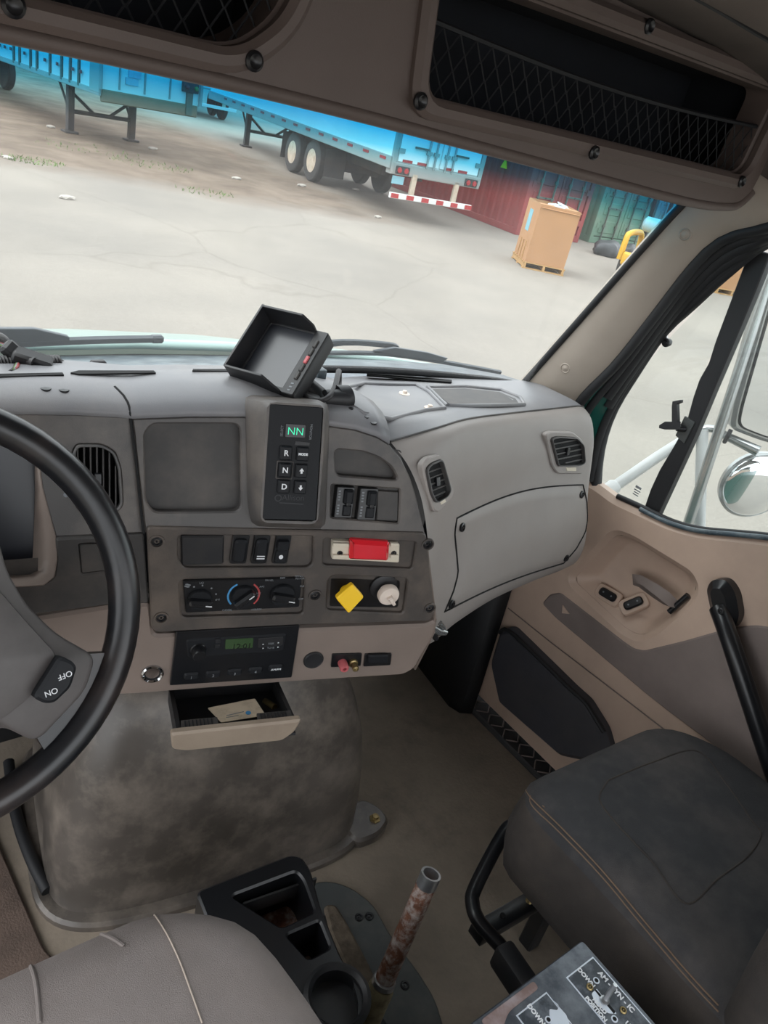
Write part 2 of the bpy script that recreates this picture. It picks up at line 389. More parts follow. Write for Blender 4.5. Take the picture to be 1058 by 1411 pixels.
def ground_mat():
    m = bpy.data.materials.new('yard_ground'); MT['yard_ground'] = m; m.use_nodes = True; nt = m.node_tree; L = nt.links; b = nt.nodes['Principled BSDF']
    b.inputs['Roughness'].default_value = .9; b.inputs['Specular IOR Level'].default_value = .2
    geo = N(nt, 'ShaderNodeNewGeometry'); P = geo.outputs['Position']
    def noise(s, d=8, r=.6):
        n = N(nt, 'ShaderNodeTexNoise'); n.inputs['Scale'].default_value = s; n.inputs['Detail'].default_value = d; n.inputs['Roughness'].default_value = r; L.new(P, n.inputs['Vector']); return n.outputs['Fac']
    def ramp(f, a, b_, p0=.3, p1=.7):
        r = N(nt, 'ShaderNodeValToRGB'); L.new(f, r.inputs[0]); r.color_ramp.elements[0].position = p0; r.color_ramp.elements[1].position = p1
        r.color_ramp.elements[0].color = (*a, 1); r.color_ramp.elements[1].color = (*b_, 1); return r.outputs[0]
    fine = noise(38, 4, .8)
    conc = ramp(fine, hexc((122, 117, 110)), hexc((142, 137, 130)), .25, .75)
    big = ramp(noise(.35), (.86, .86, .86), (1.08, 1.07, 1.05), .35, .65)
    mc = N(nt, 'ShaderNodeMixRGB', blend_type='MULTIPLY'); mc.inputs[0].default_value = 1; L.new(conc, mc.inputs[1]); L.new(big, mc.inputs[2])
    vo = N(nt, 'ShaderNodeTexVoronoi', feature='DISTANCE_TO_EDGE'); vo.inputs['Scale'].default_value = .22
    wv = N(nt, 'ShaderNodeMixRGB'); wv.inputs[0].default_value = .25; nn = N(nt, 'ShaderNodeTexNoise'); nn.inputs['Scale'].default_value = 1.2; L.new(P, nn.inputs['Vector']); L.new(P, wv.inputs[1]); L.new(nn.outputs['Color'], wv.inputs[2]); L.new(wv.outputs[0], vo.inputs['Vector'])
    ck = ramp(vo.outputs['Distance'], (.88, .87, .86), (1, 1, 1), 0, .004)
    mk = N(nt, 'ShaderNodeMixRGB', blend_type='MULTIPLY'); mk.inputs[0].default_value = 1; L.new(mc.outputs[0], mk.inputs[1]); L.new(ck, mk.inputs[2])
    dirt = ramp(noise(1.1, 10, .7), hexc((86, 74, 64)), hexc((128, 115, 102)), .3, .7)
    sp = N(nt, 'ShaderNodeSeparateXYZ'); L.new(P, sp.inputs[0])
    def math_(op, a, b2):
        q = N(nt, 'ShaderNodeMath', operation=op)
        for i, v in ((0, a), (1, b2)):
            if isinstance(v, (int, float)): q.inputs[i].default_value = v
            else: L.new(v, q.inputs[i])
        return q.outputs[0]
    s = math_('ADD', math_('MULTIPLY', sp.outputs[0], .22), sp.outputs[1]); s = math_('ADD', s, math_('MULTIPLY', noise(.5), 3.5))
    mask = N(nt, 'ShaderNodeMapRange'); L.new(s, mask.inputs[0]); mask.inputs[1].default_value = 18.0; mask.inputs[2].default_value = 19.6
    xm = N(nt, 'ShaderNodeMapRange'); L.new(math_('ADD', sp.outputs[0], math_('MULTIPLY', noise(.6), 3)), xm.inputs[0]); xm.inputs[1].default_value = 14.5; xm.inputs[2].default_value = 12.5
    mm = math_('MULTIPLY', mask.outputs[0], xm.outputs[0])
    fx = N(nt, 'ShaderNodeMixRGB'); L.new(mm, fx.inputs[0]); L.new(mk.outputs[0], fx.inputs[1]); L.new(dirt, fx.inputs[2])
    L.new(fx.outputs[0], b.inputs['Base Color'])
    bp = N(nt, 'ShaderNodeBump'); bp.inputs['Strength'].default_value = .5; bp.inputs['Distance'].default_value = .01; L.new(fine, bp.inputs['Height']); L.new(bp.outputs[0], b.inputs['Normal'])
ground_mat()
def glass_mat(name, band=False, dust=.03, base=(.93, .96, .95)):
    m = bpy.data.materials.new(name); MT[name] = m; m.use_nodes = True; nt = m.node_tree; L = nt.links
    nt.nodes.remove(nt.nodes['Principled BSDF']); out = nt.nodes['Material Output']
    tr = N(nt, 'ShaderNodeBsdfTransparent'); tr.inputs[0].default_value = (*base, 1)
    if band:                                   # factory shade band along the top of the glass
        uv = N(nt, 'ShaderNodeUVMap'); sp = N(nt, 'ShaderNodeSeparateXYZ'); L.new(uv.outputs[0], sp.inputs[0])
        r = N(nt, 'ShaderNodeValToRGB'); L.new(sp.outputs[1], r.inputs[0]); e = r.color_ramp.elements
        e[0].position = .83; e[0].color = (*base, 1); e[1].position = .95; e[1].color = (.004, .30, .60, 1)
        x = e.new(.872); x.color = (.48, .83, .91, 1); x = e.new(.905); x.color = (.10, .54, .76, 1); L.new(r.outputs[0], tr.inputs[0])
    gl = N(nt, 'ShaderNodeBsdfGlossy'); gl.inputs['Roughness'].default_value = .02; gl.inputs[0].default_value = (1, 1, 1, 1)
    mx = N(nt, 'ShaderNodeMixShader'); mx.inputs[0].default_value = .025; L.new(tr.outputs[0], mx.inputs[1]); L.new(gl.outputs[0], mx.inputs[2])
    df = N(nt, 'ShaderNodeBsdfTranslucent'); df.inputs[0].default_value = (.9, .9, .88, 1)
    geo = N(nt, 'ShaderNodeNewGeometry'); no = N(nt, 'ShaderNodeTexNoise'); no.inputs['Scale'].default_value = 5; no.inputs['Detail'].default_value = 7; L.new(geo.outputs['Position'], no.inputs['Vector'])
    mu = N(nt, 'ShaderNodeMath', operation='MULTIPLY'); L.new(no.outputs['Fac'], mu.inputs[0]); mu.inputs[1].default_value = dust * 2
    m2 = N(nt, 'ShaderNodeMixShader'); L.new(mu.outputs[0], m2.inputs[0]); L.new(mx.outputs[0], m2.inputs[1]); L.new(df.outputs[0], m2.inputs[2]); L.new(m2.outputs[0], out.inputs[0])
glass_mat('windshield_glass', True, .03)
glass_mat('side_glass', False, .012)

# ------------------------------------------------------------------ the yard outside
GZ = -1.15
struct(obj('ground', [(-60, -40, GZ), (90, -40, GZ), (90, 120, GZ), (-60, 120, GZ)], [(0, 1, 2, 3)], 'yard_ground', None, 0), 'pale worn concrete yard turning to brown dirt under the trailers')
def TF(xy, d): return Fr((xy[0], xy[1], GZ), (d[0], d[1], 0), n=(0, 0, 1))    # u along the length, v to the left, n up
def wheel(F, a, b, parent, side=1, r=.52):
    # side +1: the dished face looks to +v
    G = Fr(F.p(a, b, r), F.u, n=F.v * side)
    w = lathe('wheel', G, [(r * .55, -.22), (r * .9, -.24), (r, -.2), (r, -.03), (r * .93, 0), (r * .58, .01), (r * .56, -.03)], 'tyre', parent, 28)
    lathe('rim', G, [(r * .57, 0), (r * .57, -.01), (r * .5, -.015), (r * .44, -.10), (r * .24, -.11), (r * .22, -.03), (r * .12, -.02), (0, -.02)], 'rim', w, 24)
    return w
def landing_gear(F, a, b0, b1, top, parent):
    for b in (b0, b1):
        l = box('landing_leg', (a, b, top / 2 + .03), (.16, .16, top - .06), 'undercarriage', parent, .01, F, 1)
        box('sand_shoe', (a, b, .025), (.3, .34, .05), 'undercarriage', l, .01, F, 1)
    tube('cross_brace', [F.p(a, b0, .5), F.p(a, b1, .5)], .05, 'undercarriage', parent, 6)
    m = (b0 + b1) / 2
    for b, s in ((b0, 1), (b1, -1)): tube('diagonal_brace', [F.p(a, b, .95), F.p(a, m + s * (b0 - b1) * .12, .5)], .04, 'undercarriage', parent, 6)
    for b in (b0, b1): tube('drag_brace', [F.p(a, b, .45), F.p(a + .7, b, top)], .03, 'undercarriage', parent, 6)
# -- trailer seen from its nose
F1 = TF((6.15, 19.3), (-.13, .99)); b1z = 1.17; W = 2.5; Ln = 13.5
t1 = thing('box_trailer', 'white ribbed trailer with its blunt nose and braced landing gear towards us', 'trailer', F1.p(Ln / 2, -W / 2, 0))
box('body', (Ln / 2, -W / 2, b1z + 1.4), (Ln, W, 2.8), 'trailer_white', t1, .06, F1, 2)
S1 = Fr(F1.p(0, 0, 0), F1.u, n=F1.v)
for px_ in (20, 28, 43, 52, 70, 86, 98, 110):
    a = S1.ab(px_, 80)[0]; box('side_rib', (a, .015, b1z + 1.4), (.09, .05, 2.76), 'trailer_rib', t1, .01, F1, 1)
box('bottom_rail', (Ln / 2, 0, b1z + .02), (Ln, .06, .12), 'trailer_post', t1, .01, F1, 1)
box('corner_post', (.22, .012, b1z + 1.4), (.5, .05, 2.8), 'trailer_post', t1, .02, F1, 1)
for px_, py_ in ((2, 70), (9, 73), (17, 76), (36, 85), (64, 97), (81, 104), (102, 113), (113, 118)):
    a, z = S1.ab(px_, py_); box('reflector', (a, .045, b1z + .32), (.1, .02, .07), 'reflect_red', t1, 0, F1)
box('nose_apron', (.03, -W / 2, b1z - .02), (.1, W - .06, .26), 'rusty_rail', t1, .02, F1, 1)
N1 = Fr(F1.p(-.03, 0, 0), -F1.v, n=-F1.u)
for px_ in (165, 200, 235):
    a = N1.ab(px_, 120)[0]; panel('nose_seam', N1, rect(.03, 2.6, a, b1z + 1.45), -.03, .012, 'trailer_post', t1)
a, z = N1.ab(262, 122); gb = panel('air_line_box', N1, rect(.42, .22, a, z + .02), -.03, .06, 'undercarriage', t1, .02, .01)
panel('box_mount', N1, rect(.16, .55, a, z - .3), -.03, .03, 'trailer_rib', t1)
for k, mm in ((-.12, 'reflect_red'), (.12, 'grass')): lathe('glad_hand', N1.sub(a + k, z + .02, .06), [(.05, 0), (.05, .05), (.02, .07), (0, .07)], mm, gb, 10)
for px_, py_ in ((182, 113), (186, 103)):
    a, z = N1.ab(px_, py_); panel('placard', N1, rect(.3, .14, a, z), -.03, .012, 'label_blue', t1)
for k in (-.06, W + .06): tube('nose_corner_cap', [N1.p(k * .3 + (0 if k < 0 else W * .7), b1z + .1, 0), N1.p(k * .3 + (0 if k < 0 else W * .7), b1z + 2.8, 0)], .05, 'trailer_post', t1, 8)
landing_gear(F1, 2.45, -.45, -2.1, b1z, t1)
for a in (11.2, 12.5):
    for b, s in ((-.08, 1), (-W + .08, -1)): wheel(F1, a, b, t1, s)
# -- trailer seen from its rear left
F2 = TF((11.2, 15.0), (.13, .99)); z2 = 1.07; L2 = 13.2
t2 = thing('box_trailer', 'long white trailer with twin wheels and closed rear doors beside the red container', 'trailer', F2.p(L2 / 2, -W / 2, 0))
box('body', (L2 / 2, -W / 2, z2 + 1.45), (L2, W, 2.7), 'trailer_white', t2, .03, F2, 1)
box('bottom_rail', (L2 / 2, .01, z2 + .12), (L2, .08, .26), 'trailer_post', t2, .01, F2, 1)
for i in range(14):
    box('reflector', (.35 + i * .85, .055, z2 + .17), (.28, .012, .06), 'reflect_red', t2, 0, F2)
R2 = Fr(F2.p(0, 0, 0), -F2.v, n=-F2.u)
for a in (.05, W - .05): panel('rear_post', R2, rect(.12, 2.9, a, z2 + 1.4), -.05, .05, 'trailer_post', t2, 0, .01)
panel('rear_sill', R2, rect(W, .26, W / 2, z2 + .02), -.2, .06, 'trailer_post', t2, 0, .02)
for i in range(2):
    c = W * (.27 + .46 * i); d = panel('rear_door', R2, rect(W * .44, 2.5, c, z2 + 1.42), 0, .04, 'trailer_white', t2, .02, .008)
    for k in ((.42, .22) if i == 0 else (-.42, -.22)):
        q = c + k; tube('lock_rod', [R2.p(q, z2 + .12, .07), R2.p(q, z2 + 2.7, .07)], .022, 'silver', d, 8)
        panel('rod_guide', R2, rect(.14, .08, q, z2 + .45), .03, .09, 'trailer_post', d)
    panel('door_handle', R2, rect(.34, .04, c, z2 + .52), .04, .09, 'trailer_rib', d)
    for z in (.4, 1.0, 1.6): panel('hinge', R2, rect(.16, .1, c + (-.5 if i == 0 else .5), z2 + z), .03, .07, 'trailer_post', d)
    for k in (-.3, .1): panel('reflector', R2, rect(.26, .06, c + k, z2 + .2), .04, .05, 'reflect_red', d)
for a in (.28, W - .28):
    panel('tail_lamp_box', R2, rect(.36, .17, a, z2 + .0), .05, .09, 'undercarriage', t2, .02)
    for k in (-.09, .09): lathe('tail_lamp', R2.sub(a + k, z2, .09), [(.06, 0), (.055, .015), (0, .02)], 'reflect_red', t2, 12)
bb = panel('rear_bumper', R2, rect(2.3, .12, W / 2, .52), -.02, .08, 'trailer_white', t2, 0, .01)
for i in range(6): panel('reflector', R2, rect(.2, .1, .2 + i * .42, .52), .08, .088, 'reflect_red', bb)
for a in (.65, W - .65): panel('bumper_post', R2, rect(.13, .5, a, .78), 0, .06, 'rim', t2)
panel('licence_plate', R2, rect(.31, .17, .24, z2 - .22), .0, .02, 'label_blue', t2)
for a in (4.35, 5.7):
    for b, s in ((-.06, 1), (-W + .06, -1)): wheel(F2, a, b, t2, s)
    tube('axle', [F2.p(a, -.2, .52), F2.p(a, -W + .2, .52)], .07, 'undercarriage', t2, 8)
for b in (-.7, -1.8): box('slider_rail', (4.0, b, .9), (5, .12, .3), 'undercarriage', t2, .01, F2, 1)
box('suspension', (5.0, -1.25, .65), (2.8, 1.1, .4), 'undercarriage', t2, .05, F2, 1)
for a in (3.5, 6.5): panel('mud_flap', R2.sub(0, 0, -a), rect(.6, .7, .36, .62), 0, .015, 'tyre', t2)
landing_gear(F2, 10.4, -.45, -2.05, z2, t2)
# -- a third trailer behind those two
F3 = TF((14.2, 33.5), (.12, .99))
t3 = thing('box_trailer', 'far white trailer half hidden behind the two nearer trailers', 'trailer', F3.p(5, -W / 2, 0))
box('body', (5, -W / 2, 2.5), (10, W, 2.8), 'trailer_white', t3, .03, F3, 1)
box('bottom_rail', (5, .01, 1.15), (10, .08, .2), 'trailer_post', t3, .01, F3, 1)
for a in (1.5, 2.8):
    for b, s in ((-.06, 1), (-W + .06, -1)): wheel(F3, a, b, t3, s)
R3 = Fr(F3.p(0, 0, 0), -F3.v, n=-F3.u)
for i in range(2): panel('rear_door', R3, rect(W * .45, 2.6, W * (.27 + .46 * i), 2.45), -.01, .04, 'trailer_white', t3, .02, .008)
for a in (.65, W - .65): panel('bumper_post', R3, rect(.13, .5, a, .8), 0, .06, 'rim', t3)
panel('rear_bumper', R3, rect(2.3, .12, W / 2, .52), -.02, .08, 'trailer_white', t3, 0, .01)
# -- shipping containers
def corrug(F, a0, a1, z0, z1, b, depth, pitch):
    pts = []; n = int((a1 - a0) / pitch); p = (a1 - a0) / n
    for i in range(n):
        s = a0 + i * p; pts += [(s, 0), (s + p * .3, 0), (s + p * .45, -depth), (s + p * .8, -depth), (s + p * .95, 0)]
    pts.append((a1, 0)); vs = []; fs = []
    for a, d in pts: vs += [F.p(a, z0, b + d), F.p(a, z1, b + d)]
    for i in range(len(pts) - 1): fs.append((2 * i, 2 * i + 2, 2 * i + 3, 2 * i + 1))
    return vs, fs
def container(xy, d, m, label, Lc=6.06, rod='trailer_rib'):
    F = TF(xy, d); Wc, Hc = 2.44, 2.59
    t = thing('shipping_container', label, 'container', F.p(Lc / 2, -Wc / 2, 0), 'shipping containers along the yard')
    S = Fr(F.p(0, 0, 0), -F.u, n=F.v); R = Fr(F.p(0, 0, 0), -F.v, n=-F.u)
    S2 = Fr(F.p(0, -Wc, 0), F.u, n=-F.v)
    obj('side_wall', *corrug(S, -Lc, -.12, .14, Hc - .1, -.02, .05, .28), m, t, 20)
    obj('side_wall', *corrug(S2, .12, Lc, .14, Hc - .1, -.02, .05, .28), m, t, 20)
    box('roof', (Lc / 2, -Wc / 2, Hc - .04), (Lc, Wc, .08), m, t, 0, F)
    for b in (-.06, -Wc + .06): box('bottom_rail', (Lc / 2, b, .08), (Lc, .12, .16), m, t, .01, F, 1)
    for b in (-.07, -Wc + .07): box('corner_post', (.07, b, Hc / 2), (.15, .15, Hc), m, t, .01, F, 1)
    box('door_sill', (.08, -Wc / 2, .09), (.16, Wc, .18), m, t, .01, F, 1); box('header', (.08, -Wc / 2, Hc - .1), (.16, Wc, .2), m, t, .01, F, 1)
    box('end_wall', (Lc - .04, -Wc / 2, Hc / 2), (.08, Wc, Hc), m, t, 0, F)
    for i in range(2):
        c0 = .15 + i * 1.07; D = panel('door', R, [(c0, .2), (c0 + 1.05, .2), (c0 + 1.05, Hc - .22), (c0, Hc - .22)], -.06, -.02, m, t, 0, .01)
        for z in (.35, .85, 1.35, 1.85): panel('door_panel', R, rect(.86, .34, c0 + .52, z + .12), -.03, .005, m, D, .02, .02)
        for k in (.25, .78):
            tube('lock_rod', [R.p(c0 + k, .1, .04), R.p(c0 + k, Hc - .1, .04)], .024, rod, D, 8)
            panel('rod_handle', R, rect(.3, .04, c0 + k + (.1 if k < .5 else -.1), 1.0 + .12 * i), .02, .06, rod, D)
            for z in (.5, 1.4, 2.1): panel('rod_bracket', R, rect(.1, .08, c0 + k, z), -.02, .05, rod, D)
        for z in (.5, 1.3, 2.0): panel('hinge', R, rect(.12, .14, c0 + (0.02 if i == 0 else 1.03), z), -.04, .02, m, D)
    return t, R
cA, RA = container((15.5, 14.75), (.05, 1), 'cont_red', 'red corrugated shipping container with closed doors behind the cardboard box', rod='trailer_rib')
cB, _ = container((18.75, 14.9), (.05, 1), 'cont_green', 'faded green shipping container with closed doors beside the red one', rod='trailer_rib')
cC, _ = container((21.75, 15.1), (.03, 1), 'cont_grey', 'light grey shipping container with closed doors beside the green one', rod='trailer_post')
cD, _ = container((25.0, 15.3), (.03, 1), 'cont_blue', 'blue grey shipping container at the end of the row', rod='trailer_rib')
SA = Fr(TF((15.5, 14.75), (.05, 1)).p(0, 0, 0), (-.05, -1, 0), n=(-1, .05, 0)); q_ = SA.ab(695, 226)
panel('warning_mark', SA, [(q_[0] - .12, q_[1] - .1), (q_[0] + .12, q_[1] - .1), (q_[0], q_[1] + .14)], -.02, .006, 'yellow', cA)
# -- box on its pallet
P0, P1, P2 = at(684, 350, z=GZ), at(719, 369, z=GZ), at(776, 381, z=GZ)
def crate(P1, P2, side, lab, lab2, h, papers=True):
    u = (P2 - P1); w = u.length; u.normalize(); F = Fr(P1, u, n=(0, 0, 1)); dp = side
    p = thing('pallet', lab2, 'pallet', F.p(w / 2, dp / 2, 0))
    for i in range(3): box('bottom_board', (w / 2, .05 + i * (dp - .1) / 2, .011), (w, .1, .022), 'pallet_wood', p, 0, F)
    for i in range(3): box('stringer', (.04 + i * (w - .08) / 2, dp / 2, .067), (.05, dp, .09), 'pallet_wood', p, 0, F)
    for i in range(7): box('deck_board', (w / 2, .05 + i * (dp - .1) / 6, .123), (w, .1, .022), 'pallet_wood', p, 0, F)
    c = thing('cardboard_box', lab, 'box', F.p(w / 2, dp / 2, .135))
    e = .03; z0, z1 = .135, .135 + h; G = Fr(F.p(0, 0, 0), u, n=-F.v); H = Fr(F.p(0, 0, 0), -F.v, n=-u)
    vs, fs = panel_geo(Fr(F.o, F.u, n=F.n), rect(w - 2 * e, dp - 2 * e, w / 2, dp / 2), z0, z1, 0, 0, [(rect(w - 2 * e - .02, dp - 2 * e - .02, w / 2, dp / 2), 0)])
    obj('wall', vs, fs, 'cardboard', c, 20)
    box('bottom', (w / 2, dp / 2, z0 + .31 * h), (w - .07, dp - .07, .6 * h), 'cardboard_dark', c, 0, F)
    for i, (a, b, du, dv) in enumerate(((w / 2, e, w - .1, .26), (w - e, dp / 2, .28, dp - .1))):
        k = box('flap', (0, 0, 0), (du, dv, .008), 'cardboard', c, 0, Fr(F.p(a + (-.1 if i else 0), b + (0 if i else .1), z1 - .03), F.u, n=(F.n + (F.v * -.25 if i == 0 else F.u * .25))))
    panel('label_sheet', H, rect(.26, .42, -dp * .55, z0 + h * .66), -e - .004, -e + .004, 'label_blue', c)
    for k in (.3, .5, .7): panel('wood_cleat', H, rect(.03, .34, -dp * k, z0 + .19), -e - .002, -e + .02, 'pallet_wood', c)
    if papers:
        for k in range(5): 
            s = box('paper_scrap', (0, 0, 0), (.3, .22, .02), 'litter', c, .004, Fr(F.p(w * (.25 + .1 * k), dp * (.3 + .1 * (k % 3)), z1 - .05 + .02 * k), (1, .3 * k, .1), n=(.2 * (k - 2), .15, 1)), 1)
crate(P1, P2, 1.05, 'tall brown cardboard box with torn open top standing on a wooden pallet', 'pale wooden pallet under the tall cardboard box', 1.12)
Q = at(985, 404, z=GZ)
crate(Q, Q + V((.9, -.35, 0)), 1.0, 'distant brown cardboard box seen through the side window', 'wooden pallet under the distant box seen through the side window', .8, False)
# -- black bags, forklift, grass, litter
random.seed(3)
for k, (px_, py_, s) in enumerate(((836, 352, .33), (866, 349, .22))):
    c = at(px_, py_, z=GZ); bm = bmesh.new(); bmesh.ops.create_icosphere(bm, subdivisions=3, radius=1)
    vs = []
    for v in bm.verts:
        j = 1 + .18 * math.sin(5 * v.co.x + k) * math.cos(4 * v.co.y) + random.uniform(-.05, .05); q = v.co * j; vs.append(c + V((q.x * s * 1.5, q.y * s, max(0, (q.z + .55)) * s * .75)))
    fs = [tuple(v.index for v in f.verts) for f in bm.faces]; bm.free()
    tag(obj('rubbish_bag', vs, fs, 'bag', None, 60), ('larger black rubbish bag slumped on the ground before the containers', 'smaller black rubbish bag slumped between the larger bag and the forklift')[k], 'bag', 'black rubbish bags')
fo = at(868, 384, z=GZ); FF = TF((fo.x - .38, fo.y + .12), (.93, .36))
fk = thing('forklift', 'yellow forklift with white gas tank parked beyond the windshield pillar', 'forklift', FF.p(1, -.5, 0))
for a in (.1, 1.5):
    for b, s in ((0.02, 1), (-1.05, -1)): wheel(FF, a, b, fk, s, .29)
panel('body', Fr(FF.p(0, -.06, 0), -FF.u, n=FF.v), [(.35, .3), (-1.9, .3), (-1.9, .65), (-1.2, .68), (-1.1, .5), (-.35, .5), (-.2, .55), (.35, .6)], -.9, 0, 'lift_yellow', fk, .08, .03)
for k in (0, -.9):
    tube('guard_frame', [FF.p(-.25, k, .4), FF.p(-.22, k, .85), FF.p(-.1, k, .95), FF.p(.5, k, .97), FF.p(1.0, k, .9), FF.p(1.15, k, .5)], .065, 'lift_yellow', fk, 8, sm=3)
    tube('roof_post', [FF.p(1.3, k, .6), FF.p(1.1, k, 1.9)], .05, 'black_rubber', fk, 8)
lathe('gas_tank', Fr(FF.p(.35, -.1, 1.2), FF.u, n=-FF.v), [(.0, 0), (.1, .01), (.16, .06), (.16, .66), (.1, .71), (0, .72)], 'white_tube', fk, 16)
box('seat_deck', (.9, -.5, .7), (.5, .6, .3), 'black_rubber', fk, .04, FF)
for a in (1.95, 2.05): tube('mast', [FF.p(a, -.2 if a < 2 else -.75, .1), FF.p(a, -.2 if a < 2 else -.75, 2.2)], .05, 'black_rubber', fk, 6)
random.seed(5)
for px_, py_, rr, n, lb in ((45, 222, .4, 150, 'green grass tuft growing near the stones on the dirt'), (212, 228, .7, 110, 'thin green grass growing between the landing gear and the concrete'), (285, 266, .45, 60, 'small patch of grass at the edge of the concrete'), (120, 205, .8, 70, 'grass growing in the shade of the landing gear')):
    c = at(px_, py_, z=GZ); vs, fs = [], []
    for i in range(n):
        a = random.uniform(0, 6.28); d = rr * math.sqrt(random.random()); p = c + V((math.cos(a) * d * 1.5, math.sin(a) * d, 0)); h = random.uniform(.02, .07); t = random.uniform(0, 3.14); w = V((math.cos(t), math.sin(t), 0)) * .012; k = len(vs)
        vs += [p - w, p + w, p + V((random.uniform(-.05, .05), random.uniform(-.05, .05), h))]; fs.append((k, k + 1, k + 2))
    stuff(tag(obj('grass', vs, fs, 'grass', None, 0), lb, 'grass'))
for i in range(9):
    px_, py_ = ((8, 217), (12, 219), (70, 176), (326, 247), (416, 257), (92, 274), (210, 206), (490, 262), (520, 300))[i]; c = at(px_, py_, z=GZ); s = random.uniform(.05, .1)
    bm = bmesh.new(); bmesh.ops.create_icosphere(bm, subdivisions=1, radius=1); vs = [c + V((v.co.x * s * 1.6 * random.uniform(.8, 1.2), v.co.y * s, max(0, (v.co.z + .6) * s * .5))) for v in bm.verts]; fs = [tuple(v.index for v in f.verts) for f in bm.faces]; bm.free()
    tag(obj('stone', vs, fs, 'gravel_stone', None, 0), ('pale stone lying beside the grass tuft on the dirt', 'smaller pale stone beside the grass tuft on the dirt', 'pale stone lying by the left sand shoe of the landing gear', 'pale stone on the dirt between landing gear and twin wheels', 'pale stone lying in front of the twin trailer wheels', 'lone pale stone on the open concrete', 'pale stone lying by the right sand shoe of the landing gear', 'pale stone lying under the long trailer behind its wheels', 'pale stone lying on the concrete by the rear bumper')[i], 'stone', 'loose stones on the yard')
# ------------------------------------------------------------------ cab shell
struct(obj('floor', [(-.95, -.8, 0), (.9, -.8, 0), (.9, 1.3, 0), (-.95, 1.3, 0), (-.95, -.8, -.03), (.9, -.8, -.03), (.9, 1.3, -.03), (-.95, 1.3, -.03)], [(0, 1, 2, 3), (4, 5, 6, 7), (0, 1, 5, 4), (1, 2, 6, 5), (2, 3, 7, 6), (3, 0, 4, 7)], 'floor_mat', None, 0), 'stained brown rubber floor covering of the cab')
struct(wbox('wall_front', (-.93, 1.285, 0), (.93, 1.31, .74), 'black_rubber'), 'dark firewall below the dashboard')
FL0 = Fr((0, 0, .0), (1, 0, 0), (0, 1, 0))
cp = tag(panel('carpet', FL0, [(-.9, -.2), (-.12, -.2), (-.12, .66), (-.195, .79), (-.22, 1.2), (-.9, 1.2)], .001, .012, 'carpet', None, .02, .004), 'worn brown carpet on the driver side floor beside the engine cover', 'carpet')
# treadplate sill
sl = struct(panel('trim_1', FL0, [(.903, .0), (1.0, .0), (1.0, 1.2), (.903, 1.2)], -.03, .012, 'undercarriage', None, 0, .004), 'dark diamond tread door sill')
gs = []
for i in range(26):
    for j in range(3):
        y = .45 + i * .028; x = .92 + j * .026; s = 1 if (i + j) % 2 else -1; c = V((x, y, .0125))
        gs.append(tube_geo([c - V((.012, .009 * s, 0)), c + V((.012, .009 * s, 0))], .0022, 4))
obj('tread_pattern', *join(gs), 'door_grey', sl, 0)['kind'] = 'stuff'
# kick panel by the door hinge
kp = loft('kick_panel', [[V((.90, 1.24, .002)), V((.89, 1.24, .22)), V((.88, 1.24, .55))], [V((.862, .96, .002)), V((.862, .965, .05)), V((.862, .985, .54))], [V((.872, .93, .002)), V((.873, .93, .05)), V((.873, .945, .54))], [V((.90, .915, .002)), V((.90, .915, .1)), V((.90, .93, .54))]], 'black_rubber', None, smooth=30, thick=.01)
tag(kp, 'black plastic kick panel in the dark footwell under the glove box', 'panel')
# windshield
WB = cr([(-.85, .965, .90), (-.4, 1.02, .925), (0, 1.03, .93), (.4, 1.022, .925), (.7, 1.0, .905), (.815, .985, .888)], 8)
WT = cr([(-.8, .77, 1.325), (-.35, .77, 1.336), (.1, .772, 1.336), (.45, .782, 1.327), (.7, .795, 1.312), (.835, .81, 1.292)], 8)
rows = []; NR = 12
for i in range(NR + 1):
    t = i / NR; rows.append([b.lerp(a, t) + V((0, .02 * math.sin(math.pi * t), 0)) for a, b in zip(WT, WB)])
ws = loft('window_1', rows, 'windshield_glass', None); struct(ws, 'wide curved windshield with a blue shade band along its top')
uvl = ws.data.uv_layers.new(name='UVMap'); w_ = len(WB)
for lp in ws.data.loops: uvl.data[lp.index].uv = ((lp.vertex_index % w_) / w_, (lp.vertex_index // w_) / NR)
tube('gasket', [p + V((0, .004, -.003)) for p in WB], .007, 'black_rubber', ws, 8); tube('gasket', [p + V((0, .004, .004)) for p in WT], .008, 'black_rubber', ws, 8)
# truck nose outside
HX = [-1.0, -.8, -.5, -.2, .1, .4, .7, .9, 1.02]
rows = [[V((x, y, z - .085 * x * x - (.12 if abs(x) > .95 else 0))) for x in HX] for y, z in ((1.3, .868), (1.4, .845), (1.5, .817), (1.7, .755), (1.9, .683), (2.1, .60), (2.3, .50), (2.45, .36), (2.5, .1))]
hood = loft('truck_hood', rows, 'hood_glare', None, thick=.01); tag(hood, 'green truck hood with glare in its pale colour, seen over the dashboard through the windshield', 'hood')
rows = [[V((x, y - .03 * x * x, z - .04 * x * x)) for x in HX[:-1]] for y, z in ((1.025, .895), (1.08, .892), (1.18, .876), (1.31, .845))]
cw = loft('cowl', rows, 'cowl', None, thick=.008); tag(cw, 'grey dusty cowl panel between windshield and hood', 'cowl')
def wp(pxs, y): return [at(a, b, y=y) for a, b in pxs]
wr = thing('wiper', 'grey windshield wiper resting right of the camera monitor', 'wiper', at(540, 490, y=1.05), 'windshield wipers')
tube('blade', wp([(405, 487), (520, 487), (600, 497), (689, 513)], 1.05), .0045, 'wiper', wr, 6, sm=4)
bl = ppx('blade_spoiler', Fr((0, 1.045, 0), (1, 0, 0), n=(0, -1, 0)), [(515, 484), (545, 479), (590, 486), (618, 494), (610, 499), (560, 493)], -.006, 0, 'wiper', wr, .003, .001)
